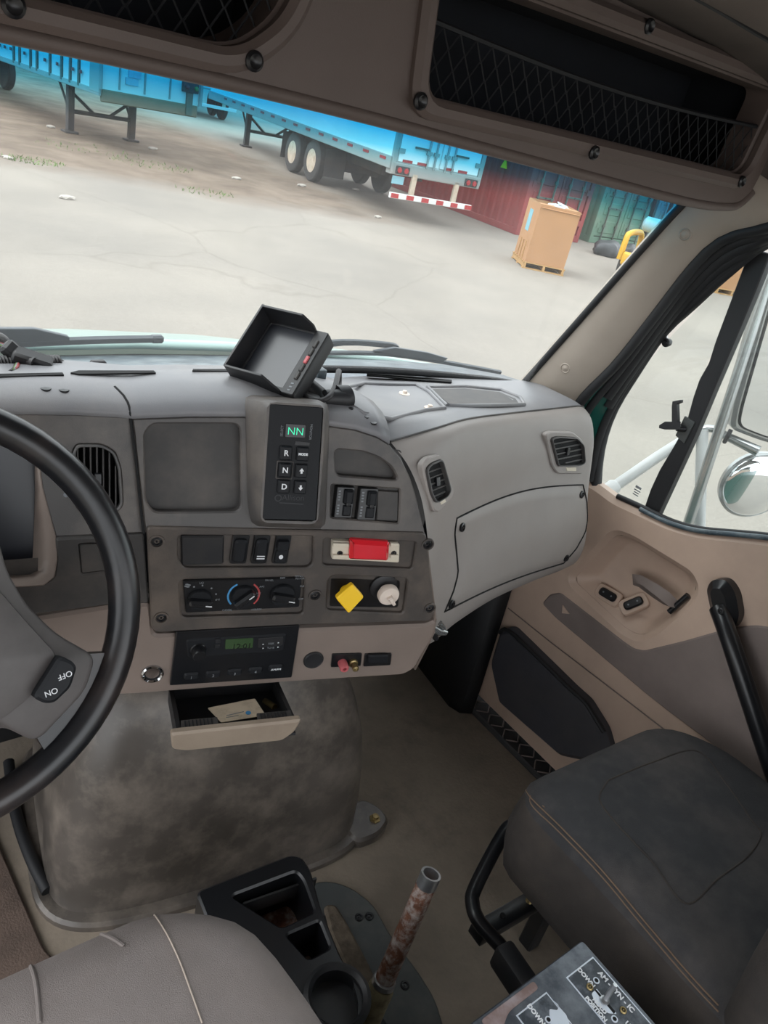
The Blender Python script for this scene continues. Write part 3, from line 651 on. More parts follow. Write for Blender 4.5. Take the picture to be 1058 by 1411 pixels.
tube('arm', wp([(400, 478), (470, 470), (535, 474), (548, 479)], 1.06), .004, 'wiper', wr, 6, sm=4); tube('arm_rod', wp([(400, 486), (475, 474), (540, 478)], 1.062), .003, 'wiper', wr, 6, sm=4)
wl = thing('wiper', 'grey windshield wiper with broad spoiler resting left of the camera monitor', 'wiper', at(100, 470, y=1.08), 'windshield wipers')
tube('blade', wp([(-80, 482), (0, 475), (120, 469), (222, 467)], 1.08), .006, 'wiper', wl, 6, sm=4)
ppx('blade_spoiler', Fr((0, 1.075, 0), (1, 0, 0), n=(0, -1, 0)), [(-80, 458), (0, 453), (48, 453), (96, 464), (96, 470), (0, 478), (-80, 486)], -.008, 0, 'wiper', wl, .004, .001)
box('end_cap', (0, 0, 0), (.02, .012, .012), 'wiper', wl, .003, Fr(at(216, 467, y=1.08), (1, 0, 0), (0, 1, 0)), 1)
# ------------------------------------------------------------------ headliner and overhead console
rx = [(-.97, 1.28), (-.95, 1.40), (-.86, 1.5), (-.6, 1.53), (0, 1.545), (.6, 1.53), (.86, 1.5), (.94, 1.43), (.965, 1.335)]
rows = []
for y, dz in ((.70, -.03), (.55, -.005), (.3, .03), (-.2, .06), (-.8, .06)): rows.append([V((x, y, z + dz * (1 if abs(x) < .9 else .2))) for x, z in rx])
ce = struct(loft('ceiling', rows, 'headliner', None, smooth=60, thick=.02), 'brown cloth headliner of the cab roof')
tube('headliner_seam', [V((a, .62, b - .028)) for a, b in rx[2:7]], .003, 'black_rubber', ce, 6, sm=4)
FO = Fr((0, .70, 0), (1, 0, 0), n=(0, -1, 0))
oc = thing('overhead_console', 'brown overhead console with two dark net pockets above the windshield', 'console', (0, .72, 1.31))
outl = FO.poly([(-120, 24), (0, 51), (280, 111), (500, 164), (720, 222), (943, 280), (1000, 288), (1020, 284), (1037, 268), (1056, 232)]) + [(.85, 1.42), (.85, 1.515), (-.85, 1.515), (-.85, 1.325)]
hR = [(.147, 1.357), (.775, 1.357), (.79, 1.37), (.805, 1.47), (.135, 1.465)]; hL = [(-.8, 1.36), (-.07, 1.357), (-.03, 1.39), (-.01, 1.465), (-.8, 1.465)]
panel('console_face', FO, outl, -.05, 0, 'header_brown', oc, .012, .008, [(hR, .022), (hL, .022)])
tube('lip_edge', [FO.p(a, b + .003, -.004) for a, b in outl[:9]], .007, 'header_brown', oc, 10, sm=4)
# lower lip that carries the console back to the glass
loft('console_lip', [[FO.p(a, b + .004, -.005) for a, b in outl[:8]], [V((FO.p(a, b).x, .775, FO.p(a, b).z + .012)) for a, b in outl[:8]]], 'header_brown', oc, thick=.004)
for hp, nm in ((hR, 'right'), (hL, 'left')):
    bz = panel('pocket_bezel', FO, off(ccw(hp), -.022), -.002, .012, 'header_brown', oc, .03, .006, [(off(ccw(hp), -.002), .022)])
    x0, x1 = min(p[0] for p in hp) - .02, max(p[0] for p in hp) + .02
    lo = rnd(off(ccw(hp), -.003), .02); k = len(lo); vs = [FO.p(a, b, -.03) for a, b in lo] + [FO.p(a, b, -.055) for a, b in lo]
    # the pocket reaches forward under the roof
    bx = [(x0, 1.34), (x1, 1.34), (x1, 1.495), (x0, 1.495)]
    vs = [FO.p(a, b, -.051) for a, b in bx] + [FO.p(a, b + (.0 if b < 1.4 else -.02), -.17) for a, b in bx]
    obj('pocket_box', vs, [(4, 5, 6, 7), (0, 1, 5, 4), (1, 2, 6, 5), (2, 3, 7, 6), (3, 0, 4, 7)], 'pocket', oc, 0)
    gs = []; cw_ = .024; nx = int((x1 - x0) / cw_); ztop = 1.415
    for j in range(4):
        zz = 1.35 + j * .018
        for i in range(nx):
            xa = x0 + i * cw_ + (cw_ / 2 if j % 2 else 0); sag = .012 * math.sin(math.pi * (xa - x0) / (x1 - x0)); q = lambda a, b: FO.p(a, b - sag * j / 3, -.012)
            gs.append(tube_geo([q(xa, zz), q(xa + cw_ * .5, zz + .018)], .001, 4)); gs.append(tube_geo([q(xa + cw_ * .5, zz + .018), q(xa + cw_, zz)], .001, 4))
    gs.append(tube_geo([FO.p(x0 + (x1 - x0) * t / 12, 1.424 - .012 * math.sin(math.pi * t / 12), -.012) for t in range(13)], .003, 5))
    stuff(obj('net', *join(gs), 'net', oc, 0))
for a, b in ((569, 137), (808, 208), (1012, 248), (883, 35), (341, 82), (12, 6)):
    q = FO.ab(a, b); lathe('screw', FO.sub(q[0], q[1], .011), [(.0085, 0), (.0085, .003), (.006, .005), (.003, .003), (0, .003)], 'black_gloss', oc, 14)
st = struct(loft('trim_4', [[V((.862, y, 1.505)), V((.87, y, 1.42)), V((.885, y, 1.345 - .02 * (y < .5))), V((.91, y, 1.318))] for y in (.86, .7, .5, .2, -.3)], 'header_brown', None, thick=.006), 'brown trim strip along the roof edge above the passenger door')
# ------------------------------------------------------------------ windshield pillar and door frame
def rs(pts, n):                               # resample a polyline to n points
    pts = cr(pts, 8); L = [0]
    for i in range(1, len(pts)): L.append(L[-1] + (pts[i] - pts[i - 1]).length)
    out = []
    for k in range(n):
        s = L[-1] * k / (n - 1); i = max(j for j in range(len(L)) if L[j] <= s + 1e-9); i = min(i, len(L) - 2)
        out.append(pts[i].lerp(pts[i + 1], (s - L[i]) / max(1e-9, L[i + 1] - L[i])))
    return out
NP = 22
Wp = rs([at(a, b, x=xx) for a, b, xx in ((1010, 214, .835), (962, 262, .83), (938, 286, .828), (880, 350, .822), (800, 441, .815), (720, 531, .808), (690, 565, .805))], NP)
L1 = rs([at(a, b, x=xx) for a, b, xx in ((1120, 290, .885), (1060, 312, .885), (1020, 319, .885), (985, 336, .883), (950, 372, .88), (900, 437, .875), (850, 500, .87), (805, 545, .866), (775, 590, .865))], NP)
rows = []
for i in range(NP):
    a, b = Wp[i], L1[i]; m_ = (a + b) / 2
    rows.append([a + V((.012, .02, 0)), a, a.lerp(b, .1) + V((-.006, 0, 0)), m_ + V((-.012, -.004, 0)), a.lerp(b, .9) + V((-.006, 0, 0)), b, b + V((.02, .012, 0))])
pil = struct(loft('trim_2', rows, 'pillar_tan', None, smooth=50, thick=.003), 'beige windshield pillar trim with round plugs')
tp = bvh(pil)
for a, b in ((944, 323), (779, 507)):
    F_ = hfr(tp, a, b); lathe('plug', F_, [(.011, -.002), (.011, .001), (.009, .003), (.0075, .001), (.006, .002), (0, .0035)], 'pillar_tan', pil, 20)
tube('edge_seal', [p + V((-.004, .0, 0)) for p in Wp], .007, 'black_rubber', pil, 8)
L2_ = rs([at(a, b, x=xx) for a, b, xx in ((1085, 325, .93), (1058, 335, .93), (1030, 353, .93), (1005, 378, .932), (957, 424, .935), (910, 467, .938), (870, 527, .94), (843, 575, .94), (830, 625, .94), (826, 690, .94))], NP)
fr_ = struct(loft('trim_3', [[L1[i].lerp(L2_[i], t) + V((.012 * math.sin(t * math.pi), 0, 0)) for t in (0, .25, .5, .75, 1)] for i in range(NP)], 'teal_paint', None, thick=.004), 'dark green painted door opening with black rubber seals')
for t, r in ((.02, .011), (.2, .009), (.72, .010), (.86, .011), (.97, .006)):
    tube('door_seal', [L1[i].lerp(L2_[i], t) + V((-.002 + .008 * math.sin(t * math.pi), 0, 0)) for i in range(NP)], r, 'black_rubber', fr_, 8)
for t in (.38, .55):
    tube('door_seal', [L1[i].lerp(L2_[i], t) + V((.006, 0, 0)) for i in range(0, NP - 5)], .012, 'black_rubber', fr_, 8)
# roof rail over the door
loft('roof_rail', [[V((.965, y, 1.34)), V((.93, y, 1.335 - .02)), V((.90, y, 1.33))] for y in (.80, .6, .3, -.3)], 'black_rubber', fr_, thick=.01)
# ------------------------------------------------------------------ passenger door
FD = Fr((.915, 0, 0), (0, -1, 0), n=(-1, 0, 0))
sill_px = [(826, 672), (845, 687), (880, 703), (920, 722), (960, 733), (1010, 738), (1058, 743), (1120, 752), (1200, 775)]
sill = FD.poly(sill_px); sill += [(sill[-1][0] + .2, sill[-1][1] + .02), (sill[-1][0] + .45, sill[-1][1] + .02)]
scoop_px = [(826, 757), (846, 736), (869, 744), (948, 793), (956, 810), (948, 827), (900, 869), (878, 878), (858, 868), (785, 800)]
outl = [(-1.0, sill[0][1] - .005)] + sill + [(sill[-1][0] + .1, .04), (-1.0, .04)]
door = panel('door_1', FD, outl, -.03, 0, 'door_tan', None, .02, .012, [(FD.poly(scoop_px), .02)])
struct(door, 'tan and grey passenger door with pull handle and window switches')
# the scoop: sloping walls down to a shelf that carries the switches
so = ccw(rnd(FD.poly(scoop_px), .02)); sc_ = ccw(rnd(FD.poly([(838, 765), (852, 752), (872, 760), (925, 795), (934, 808), (925, 820), (892, 852), (878, 858), (866, 850), (806, 803)]), .018))
def resamp2(p, n):
    L = [0]
    for i in range(len(p)): L.append(L[-1] + (V(p[(i + 1) % len(p)]) - V(p[i])).length)
    o = []
    for k in range(n):
        s = L[-1] * k / n; i = max(j for j in range(len(p)) if L[j] <= s + 1e-9); t = (s - L[i]) / max(1e-9, L[i + 1] - L[i]); a, b = V(p[i]), V(p[(i + 1) % len(p)]); o.append(a.lerp(b, t))
    return o
def start(p):
    i = min(range(len(p)), key=lambda k: p[k][0]); return p[i:] + p[:i]
A_, B_ = resamp2(start(so), 48), resamp2(start(sc_), 48)
vs, fs = [], []
for t, d in ((0, -.012), (.35, -.024), (.8, -.042), (1, -.046)):
    vs += [FD.p(*(A_[i].lerp(B_[i], t)), d - .001) for i in range(48)]
for k in range(3):
    for i in range(48): fs.append((k * 48 + i, k * 48 + (i + 1) % 48, (k + 1) * 48 + (i + 1) % 48, (k + 1) * 48 + i))
fs.append(tuple(range(144, 192))); sco = obj('handle_recess', vs, fs, 'door_tan', door, 50); tsc = bvh(sco)
rim_pts = [FD.p(*p, .002) for p in resamp2(start(so), 60)]
for nm, (a, b), ang in (('window_switch', (838, 820), .1), ('lock_switch', (873, 832), 1.05)):
    G = Fr(FD.w(a, b, -.03), FD.u, n=(-.8, -.1, .55)); G = G.sub(0, 0, 0, ang)
    pl_ = panel('switch_plate', G, rect(.062, .034), -.012, .003, 'door_tan', door, .012, .002)
    panel(nm, G, rect(.042, .019), .002, .010, 'black_gloss', pl_, .009, .003)
    for k in (-.01, .01): panel('switch_mark', G, ell(.002, .002, 8, k, 0), .0095, .0105, 'grey_print', pl_)
# lever
G = Fr(FD.w(905, 812, -.02), FD.u, n=(-.75, 0, .5))
hd = loft('door_lever', [[FD.w(a, b, d) for a, b, d in row] for row in (((871, 791, -.02), (875, 803, -.008), (872, 806, -.02)), ((882, 792, -.012), (884, 806, .002), (880, 809, -.012)), ((906, 805, -.004), (906, 823, .010), (900, 824, -.006)), ((922, 816, -.004), (922, 836, .010), (914, 833, -.008)), ((934, 828, -.014), (932, 838, -.004), (926, 836, -.016)))], 'door_grey', door, closev=True, cap=True, smooth=50)
tube('lever_pivot', [FD.w(948, 820, -.012), FD.w(922, 843, -.004)], .006, 'black_gloss', door, 10)
# grey insert with its forward stripe
ins_px = [(746, 832), (757, 819), (771, 817), (860, 886), (872, 894), (886, 897), (940, 884), (989, 870), (1016, 864), (1042, 862), (1300, 900), (1400, 1100), (1300, 1280), (1060, 1085), (922, 982), (890, 957), (765, 852)]
ppx('door_insert', FD, ins_px, -.004, .004, 'door_grey', door, .008, .003)
ppx('reflector_mark', FD, [(775, 834), (784, 846), (774, 845)], .005, .007, 'door_tan', door)
tube('panel_crease', [FD.w(a, b, .002) for a, b in ((700, 838), (760, 886), (880, 978), (960, 1040))], .0015, 'door_grey', door, 5)
po = ppx('map_pocket', FD, [(672, 915), (686, 869), (701, 866), (786, 950), (806, 968), (830, 1007), (845, 1060), (767, 1043), (684, 970)], 0, .028, 'door_trim_dark', door, .012, .012)
tube('pocket_rim', [FD.w(a, b, .026) for a, b in ((688, 872), (701, 869), (745, 910), (786, 950), (806, 968), (820, 990), (832, 1009))], .005, 'black_rubber', po, 8, sm=4)
# window ledge seal
tube('window_seal', [FD.p(a, b + .004, -.012) for a, b in sill[1:]], .006, 'black_rubber', door, 8, sm=3)
tube('window_seal', [FD.p(a, b + .002, -.003) for a, b in sill[2:]], .005, 'cowl', door, 8, sm=3)
# outer skin of the door
panel('door_skin', FD, [(-1.02, .62)] + [(a, b - .07) for a, b in sill] + [(.6, sill[-1][1]), (.6, -.35), (-1.02, -.35)], -.11, -.06, 'teal_paint', door, .03, .01)
# vent window bar, panes
FW = Fr((.945, 0, 0), (0, -1, 0), n=(-1, 0, 0))
ppx('vent_window_bar', FW, [(1033, 342), (1006, 415), (985, 471), (976, 500), (963, 523), (955, 546), (944, 586), (926, 618), (908, 648), (896, 674), (887, 700), (905, 712), (944, 628), (960, 593), (985, 533), (1015, 463), (1040, 403), (1061, 350)], -.012, .006, 'black_rubber', door, .004, .002)
ppx('latch_plate', FW, [(943, 573), (957, 582), (942, 611), (930, 600)], .006, .009, 'cover_plate', door, .002, .001)
tube('latch_pivot', [FW.w(944, 591, .008), FW.w(932, 590, .02)], .006, 'black_gloss', door, 10)
lt = loft('vent_latch', [[FW.w(908, 586, .012), FW.w(908, 590, .012), FW.w(908, 590, .026), FW.w(908, 586, .026)], [FW.w(916, 581, .012), FW.w(916, 592, .012), FW.w(916, 592, .026), FW.w(916, 581, .026)], [FW.w(938, 581, .012), FW.w(937, 592, .012), FW.w(937, 592, .026), FW.w(938, 581, .026)]], 'black_plastic', door, closev=True, cap=True)
ppx('latch_lever', FW, [(925, 584), (925, 560), (926, 553), (937, 551), (937, 555), (932, 557), (933, 584)], .012, .022, 'black_plastic', door, .001, .001)
lathe('vent_window_knob', Fr(FW.w(919, 472, .004), (0, -1, 0), n=(-1, -.1, 0)), [(.007, -.008), (.0085, 0), (.0085, .006), (.006, .009), (.005, .008), (.003, .010), (0, .010)], 'black_plastic', door, 16)
tube('knob_stem', [FW.w(917, 462, 0), FW.w(919, 472, .002)], .003, 'silver', door, 8)
vp = panel('window_2', FW, FW.poly([(1032, 352), (1005, 376), (960, 426), (918, 469), (868, 527), (842, 575), (829, 625), (826, 676), (845, 687), (890, 708), (926, 618), (944, 586), (963, 523), (985, 471)]), -.006, -.002, 'side_glass'); struct(vp, 'small triangular vent window pane in the passenger door')
for k, (w, yy) in enumerate(((.014, 0), (.016, -.007), (.012, -.012), (.014, -.017))):
    q = FW.ab(879, 672); panel('glass_stamp', FW, rect(w, .0022 if k else .005, q[0], q[1] + yy), -.0018, -.0012, 'grey_print', vp, .0008)
wn = panel('window_3', FW, FW.poly([(1062, 352), (1040, 405), (1000, 500), (960, 594), (905, 712), (960, 731), (1010, 737), (1058, 742), (1180, 770)]) + [(.1, .84), (.1, 1.3), (-.6, 1.3)], -.008, -.004, 'side_glass'); struct(wn, 'passenger door window pane behind the vent window')
# grab bar
gb = thing('grab_bar', 'black plastic grab bar screwed to the passenger door', 'handle', FD.w(1000, 830, .02))
tube('bar', [FD.w(a, b, d) for a, b, d in ((990, 838, .03), (1005, 880, .05), (1030, 955, .055), (1058, 1040, .05), (1085, 1120, .03))], [.017, .0165, .017, .017, .017], 'black_gloss', gb, 14, sm=5)
panel('bar_foot', FD, FD.poly([(973, 812), (980, 799), (1000, 798), (1013, 816), (1019, 850), (1010, 868), (990, 866), (980, 845)], .02), .0, .034, 'black_gloss', gb, .014, .014)
screw(Fr(FD.w(993, 842, .05), (0, -1, 0), n=(-1, 0, .1)), .006, gb, 'black_plastic')
# ------------------------------------------------------------------ mirrors outside
FM = Fr((1.32, .72, .9), (.83, -.55, 0), n=(-.55, -.83, 0))
mi = thing('side_mirror', 'large rectangular chrome framed truck mirror outside the side window', 'mirror', FM.w(1080, 560))
mo = FM.poly([(1007, 592), (1013, 560), (1060, 395), (1130, 330), (1210, 330), (1160, 640), (1045, 607)], 0)
panel('mirror_shell', FM, mo, -.05, 0, 'silver', mi, .02, .008); 
panel('mirror_gasket', FM, off(ccw(mo), .012), -.002, .003, 'black_rubber', mi, .02, .001); panel('mirror_face', FM, off(ccw(mo), .016), .002, .0045, 'mirror_glass', mi, .02)
cm = thing('convex_mirror', 'round convex mirror under the rectangular side mirror', 'mirror', FM.w(1035, 720))
c0 = FM.ab(1040, 669); G = FM.sub(c0[0], c0[1]); R_ = .083
lathe('mirror_shell', G, [(0, -.04), (R_ * .6, -.035), (R_, -.012), (R_ * 1.02, 0), (R_ * .97, .005), (R_ * .94, .002)], 'silver', cm, 40)
lathe('mirror_face', G, [(R_ * .95 * math.sin(i * math.pi / 24), .002 + .022 * math.cos(i * math.pi / 24)) for i in range(12, -1, -1)], 'mirror_glass', cm, 40, 80)
br = thing('mirror_bracket', 'tubular white and silver bracket arms carrying the outside mirrors', 'bracket', at(966, 720, x=1.28))
tube('silver_tube', [at(1075, 345, x=1.22), at(1058, 388, x=1.22), at(1010, 535, x=1.22), at(948, 722, x=1.22), at(930, 790, x=1.22)], .012, 'silver', br, 12)
tube('white_tube', [at(968, 592, x=1.26), at(966, 640, x=1.26), at(964, 720, x=1.26), at(963, 780, x=1.26)], .013, 'white_tube', br, 12)
tube('white_arm', [at(825, 685, x=1.05), at(850, 668, x=1.08), at(905, 630, x=1.18), at(966, 592, x=1.26)], .013, 'white_tube', br, 12)
lathe('arm_sleeve', Fr(at(846, 670, x=1.075), (0, 1, 0), n=at(905, 630, x=1.18) - at(850, 668, x=1.08)), [(.015, -.05), (.018, -.045), (.018, .0), (.015, .005)], 'white_tube', br, 16)
tube('clamp_arm', [at(940, 604, x=1.25), at(975, 590, x=1.27), at(1005, 603, x=1.29), at(1045, 622, x=1.31)], [.008, .009, .010, .013], 'silver', br, 10, sm=4)
tube('clamp_clip', [at(998, 609, x=1.285), at(1003, 600, x=1.27), at(1007, 592, x=1.275)], .005, 'black_plastic', br, 8)
# ------------------------------------------------------------------ dashboard
C18, S18 = .95, .312
FS = Fr((.047, .73, .61), (C18, -S18, 0), n=(-S18, -C18, 0))              # centre stack, turned to the driver
t15 = math.radians(15)
FU = Fr(FS.p(0, .212), FS.u, n=FS.n * math.cos(t15) + V((0, 0, 1)) * math.sin(t15))   # its upper part leans away
SP_ = FS.w(200, 733); ulx = V((math.cos(math.radians(10)), -math.sin(math.radians(10)), 0)); nlx = V((-math.sin(math.radians(10)), -math.cos(math.radians(10)), 0))
FLv = Fr((SP_.x, SP_.y, .80), ulx, n=nlx)
FL = Fr(FLv.o, ulx, n=nlx * math.cos(t15) + V((0, 0, 1)) * math.sin(t15))
dash = thing('dashboard', 'grey and tan truck dashboard with curved passenger side below the windshield', 'dashboard', (.05, .9, .55))
BK = dict(parent=dash)
def roundpx(F, cx, cy, r, d, n=20):          # ellipse outline given by a pixel radius
    c = F.ab(cx, cy, d); e = F.ab(cx + r, cy, d); k = math.hypot(e[0] - c[0], e[1] - c[1]); return c, k
# centre stack face, upper part
recL = [(199, 597), (210, 584), (331, 584), (332, 705), (212, 706), (201, 690)]
recR = [(461, 619), (500, 622), (522, 630), (540, 643), (549, 662), (463, 655)]
swq = [(457, 668), (551, 674), (549, 721), (456, 713)]
top_px = [(182, 577), (260, 574), (335, 574), (440, 585), (490, 592), (520, 602), (536, 612)]
right_px = [(553, 632), (566, 660), (577, 695), (587, 741)]
upf = ppx('stack_upper_face', FU, top_px + right_px + [(400, 738), (200, 735), (190, 650)], -.02, 0, 'dash_dark', dash, .003, .002, [(recL, .012), (recR, .008), (swq, .003)])
ppx('tray_recess', FU, [(195, 580), (336, 580), (336, 710), (195, 710)], -.019, -.014, 'dash_recess', dash, .01)
ppx('cubby_recess', FU, [(457, 614), (553, 620), (553, 665), (457, 660)], -.019, -.014, 'dash_recess', dash, .005)
ppx('switch_recess', FU, [(454, 665), (554, 671), (552, 724), (453, 716)], -.019, -.008, 'dash_recess', dash, .003)
for i, (x0, y0, x1, y1) in enumerate(((461, 670, 486, 713), (493, 672, 518, 716))):
    cx, cy = (x0 + x1) / 2, (y0 + y1) / 2; a, b = FU.ab(cx, cy, 0); w = (FU.ab(x1, cy)[0] - FU.ab(x0, cy)[0]); h = FU.ab(cx, y0)[1] - FU.ab(cx, y1)[1]
    sw = panel('rocker_switch', FU, rect(w, h, a, b), -.01, .004, 'black_gloss', dash, .002, .001)
    panel('rocker', FU, rect(w * .5, h * .46, a + w * .16, b + h * .2), .003, .010, 'key_black', sw, .002, .003)
    panel('rocker', FU, rect(w * .5, h * .36, a + w * .16, b - h * .25), .003, .006, 'key_black', sw, .002, .002)
    lathe('indicator', FU.sub(a + w * .16, b - h * .02, .005), [(w * .14, 0), (w * .12, .004), (0, .005)], 'black_plastic', sw, 12)
    for t in range(9):
        if t != 4: panel('marking', FU, rect(w * .12, h * .05, a - w * .33, b + h * (.09 * t - .36)), .0036, .0044, 'grey_print', sw)
ppx('blank_plate', FU, [(520, 676), (549, 678), (548, 718), (519, 717)], -.01, -.002, 'dash_recess', dash, .002, .001)
# rolled edge and top of the dash, centre and driver side
topw = [FU.w(a, b, -.001) for a, b in top_px]
m18 = V((S18, C18, 0)); m10 = V((math.sin(math.radians(10)), math.cos(math.radians(10)), 0))
topl_px = [(-420, 575), (-200, 572), (-60, 571), (30, 571), (100, 572), (160, 575)]
topl = [FL.w(a, b, -.001) for a, b in topl_px]
cols = topl + topw; cols_m = [m10] * len(topl) + [m18] * len(topw)
def wsy(x): return 1.022 - .05 * x * x
def wsz(x): return .918 - .03 * x * x
rows = []
for k, (dm, dz) in enumerate(((0, 0), (.004, .007), (.012, .014), (.026, .020), (.05, .024), (.09, .022), (.14, .012))):
    rows.append([p + m * dm + V((0, 0, dz)) for p, m in zip(cols, cols_m)])
rows.append([V((p.x + .07, wsy(p.x) - .03, .93)) for p in cols]); rows.append([V((p.x + .08, wsy(p.x) + .008, wsz(p.x))) for p in cols])
dt = loft('dash_top', rows, 'dash_top', dash, smooth=60, thick=.003); tdt = bvh(dt)
tube('seam', [hit(tdt, a, b)[0] + V((0, 0, .0008)) for a, b in ((158, 534), (162, 538), (166, 542), (170, 546), (173, 551), (176, 556), (178, 562), (179, 570))] + [FU.w(a, b, .001) for a, b in ((183, 600), (188, 640), (194, 700), (198, 735))], .0018, 'void', dash, 6)
# passenger side: one swept surface
c0 = [(.335, .67, .60), (.335, .652, .625), (.33, .642, .66), (.318, .645, .70), (.305, .648, .74), (.288, .654, .80), (.274, .664, .85), (.264, .678, .885), (.25, .70, .918), (.23, .735, .948), (.25, .80, .962), (.30, .985, .925)]
prof = [(.05, .597), (-.02, .590), (-.05, .608), (-.056, .65), (-.042, .70), (-.02, .755), (-.002, .82), (.008, .868), (.028, .903), (.06, .917), (.11, .918)]
pth = [(.345, .690), (.43, .728), (.55, .757), (.68, .774), (.775, .782), (.824, .797), (.845, .86)]
cl = [[V(p) for p in c0]]
for j, (x, y) in enumerate(pth):
    cc = []
    for i, (dy, z) in enumerate(prof):
        zz = z + ((.032, .022, .010, .003, 0, 0, 0)[j] if i >= 8 else ((.012, .006, 0, 0, 0, 0, 0)[j] if i == 7 else 0)); dd = dy * (.7 if j == 0 and dy < 0 else 1)
        xx = x
        if j == 0: xx = x + {0: .02, 1: .018, 2: .015, 3: .008, 4: .004}.get(i, -.004 * (i - 5))
        if j >= 5 and i >= 7: zz -= .012 * (j - 4); xx -= .01 * (i - 6) * (j - 4) * .4
        cc.append(V((xx, y + dd, zz)))
    xw = min(x + .06, .835); cc.append(V((xw, wsy(xw) + .005, wsz(xw) - (.012 if j > 4 else 0)))); cl.append(cc)
nr = len(c0); fine = [cr([c[i] for c in cl], 6) for i in range(nr)]
face_rows = list(zip(*[cr([fine[i][k] for i in range(nr)], 4) for k in range(len(fine[0]))]))
ns = 4 * 8 + 3

pf = loft('passenger_panel', [list(r) for r in face_rows[:ns + 1]], 'dash_light', dash, smooth=60); tpf = bvh(pf)
pt = loft('passenger_top', [list(r) for r in face_rows[ns:]], 'dash_top', dash, smooth=60); tpt = bvh(pt)
def onpf(pxs, d=0, t=None): return [(lambda h: h[0] + h[1] * d)(hit(t or tpf, a, b)) for a, b in pxs]
tube('panel_edge', [p + V((0, 0, .0005)) for p in [V(q) for q in face_rows[ns]]], .0016, 'dash_recess', dash, 6)
# glove box lid: its own raised skin inside a dark groove
gpx = [(641, 706), (690, 685), (740, 672), (790, 666), (801, 668), (807, 678), (808, 720), (806, 735), (790, 765), (772, 786), (720, 800), (660, 826), (612, 851), (620, 835), (630, 800), (628, 760), (625, 725), (629, 714)]
grid = []
left = [(629, 714), (626, 735), (629, 765), (631, 790), (624, 816), (612, 843)]; right = [(803, 668), (808, 690), (809, 715), (806, 734), (793, 757), (776, 776)]
NR_ = 14
def lerp2(a, b, t): return (a[0] + (b[0] - a[0]) * t, a[1] + (b[1] - a[1]) * t)
def poly_at(p, t):
    s = t * (len(p) - 1); i = min(int(s), len(p) - 2); return lerp2(p[i], p[i + 1], s - i)
for i in range(NR_ + 1):
    t = i / NR_; a, b = poly_at(left, t), poly_at(right, t); row = []
    for k in range(25):
        s = k / 24; q = lerp2(a, b, s); arc = -13 * math.sin(math.pi * s) * (1 - t * .55); row.append((q[0], q[1] + arc))
    grid.append(row)
gv = [[hit(tpf, *q) for q in r] for r in grid]
gl_ = loft('glove_box_lid', [[h[0] + h[1] * (.0035 if 0 < i < NR_ and 0 < k < 24 else -.001) for k, h in enumerate(r)] for i, r in enumerate(gv)], 'dash_light', dash, smooth=60)
edge = [gv[0][k] for k in range(25)] + [gv[i][24] for i in range(1, NR_ + 1)] + [gv[NR_][k] for k in range(23, -1, -1)] + [gv[i][0] for i in range(NR_ - 1, 0, -1)]
tube('lid_groove', [h[0] + h[1] * .0005 for h in edge], .0015, 'void', dash, 6, closed=True)
for a, b in ((634, 726), (799, 681), (778, 768), (620, 832)): (lambda f_: screw(f_.sub(0, 0, .0045), .0075, gl_))(hfr(tpf, a, b))
# vents
Fv = hfr(tpf, 596, 661); vo = [Fv.ab(a, b) for a, b in ((577, 641), (585, 630), (603, 625), (610, 650), (622, 672), (620, 684), (600, 706), (593, 703), (583, 672))]
vi = [Fv.ab(a, b) for a, b in ((581, 646), (588, 638), (603, 632), (611, 660), (615, 675), (610, 684), (595, 693), (588, 680))]
panel('vent_plate', Fv, vo, -.004, .006, 'dash_light', dash, .01, .002, [(off(ccw(vi), .001), .006)])
vent(Fv.sub(0, 0, .006), vi, .006, 6, dash, 'vent_grey', True, .0075, .002)
panel('vent_slider', Fv, [Fv.ab(a, b) for a, b in ((601, 690), (608, 686), (610, 691), (603, 695))], .002, .007, 'ivory', dash, .001, .001)
Fv = hfr(tpf, 777, 622); vo = [Fv.ab(a, b) for a, b in ((748, 598), (755, 594), (786, 594), (800, 606), (806, 640), (800, 652), (765, 652), (757, 640))]
vi = [Fv.ab(a, b) for a, b in ((754, 603), (762, 600), (790, 602), (799, 612), (801, 636), (794, 640), (764, 641))]
panel('vent_plate', Fv, vo, -.004, .006, 'dash_light', dash, .01, .002, [(off(ccw(vi), .001), .006)])
vent(Fv.sub(0, 0, .007), vi, .006, 6, dash, 'vent_grey', True, .0085, .002)
panel('vent_slider', Fv, [Fv.ab(a, b) for a, b in ((776, 643), (790, 643), (790, 648), (777, 648))], .003, .007, 'ivory', dash, .001, .001)
# top trays, studs and demister slots
def ontop(pxs, d=0):
    out = []
    for a, b in pxs:
        dr = ray(a, b).normalized(); best = None
        for t in (tpt, tdt):
            l, n, i, k = t.ray_cast(CAM, dr)
            if l is not None and (best is None or k < best[1]): best = (l, k, n)
        if best is None: l = at(a, b, z=.925); n = V((0, 0, 1))
        else: l, n = best[0], best[2]
        if n.z < 0: n = -n
        out.append(l + n * d)
    return out
def topslab(name, pxs, d, m, th=.002):
    p = ontop(pxs, d); k = len(p); vs = p + [q - V((0, 0, th)) for q in p]; fs = [tuple(range(k)), tuple(range(k, 2 * k))[::-1]] + [(i, (i + 1) % k, k + (i + 1) % k, k + i) for i in range(k)]
    return obj(name, vs, fs, m, dash, 30)
for pxs in ([(-20, 523), (88, 520), (86, 517), (-20, 519)], [(97, 517), (108, 519), (215, 517), (212, 514), (108, 514)], [(265, 514), (330, 515), (330, 512), (266, 512)], [(505, 520), (560, 524), (622, 529), (622, 526), (560, 520), (505, 517)]):
    topslab('demister_slot', pxs, .0035, 'void')
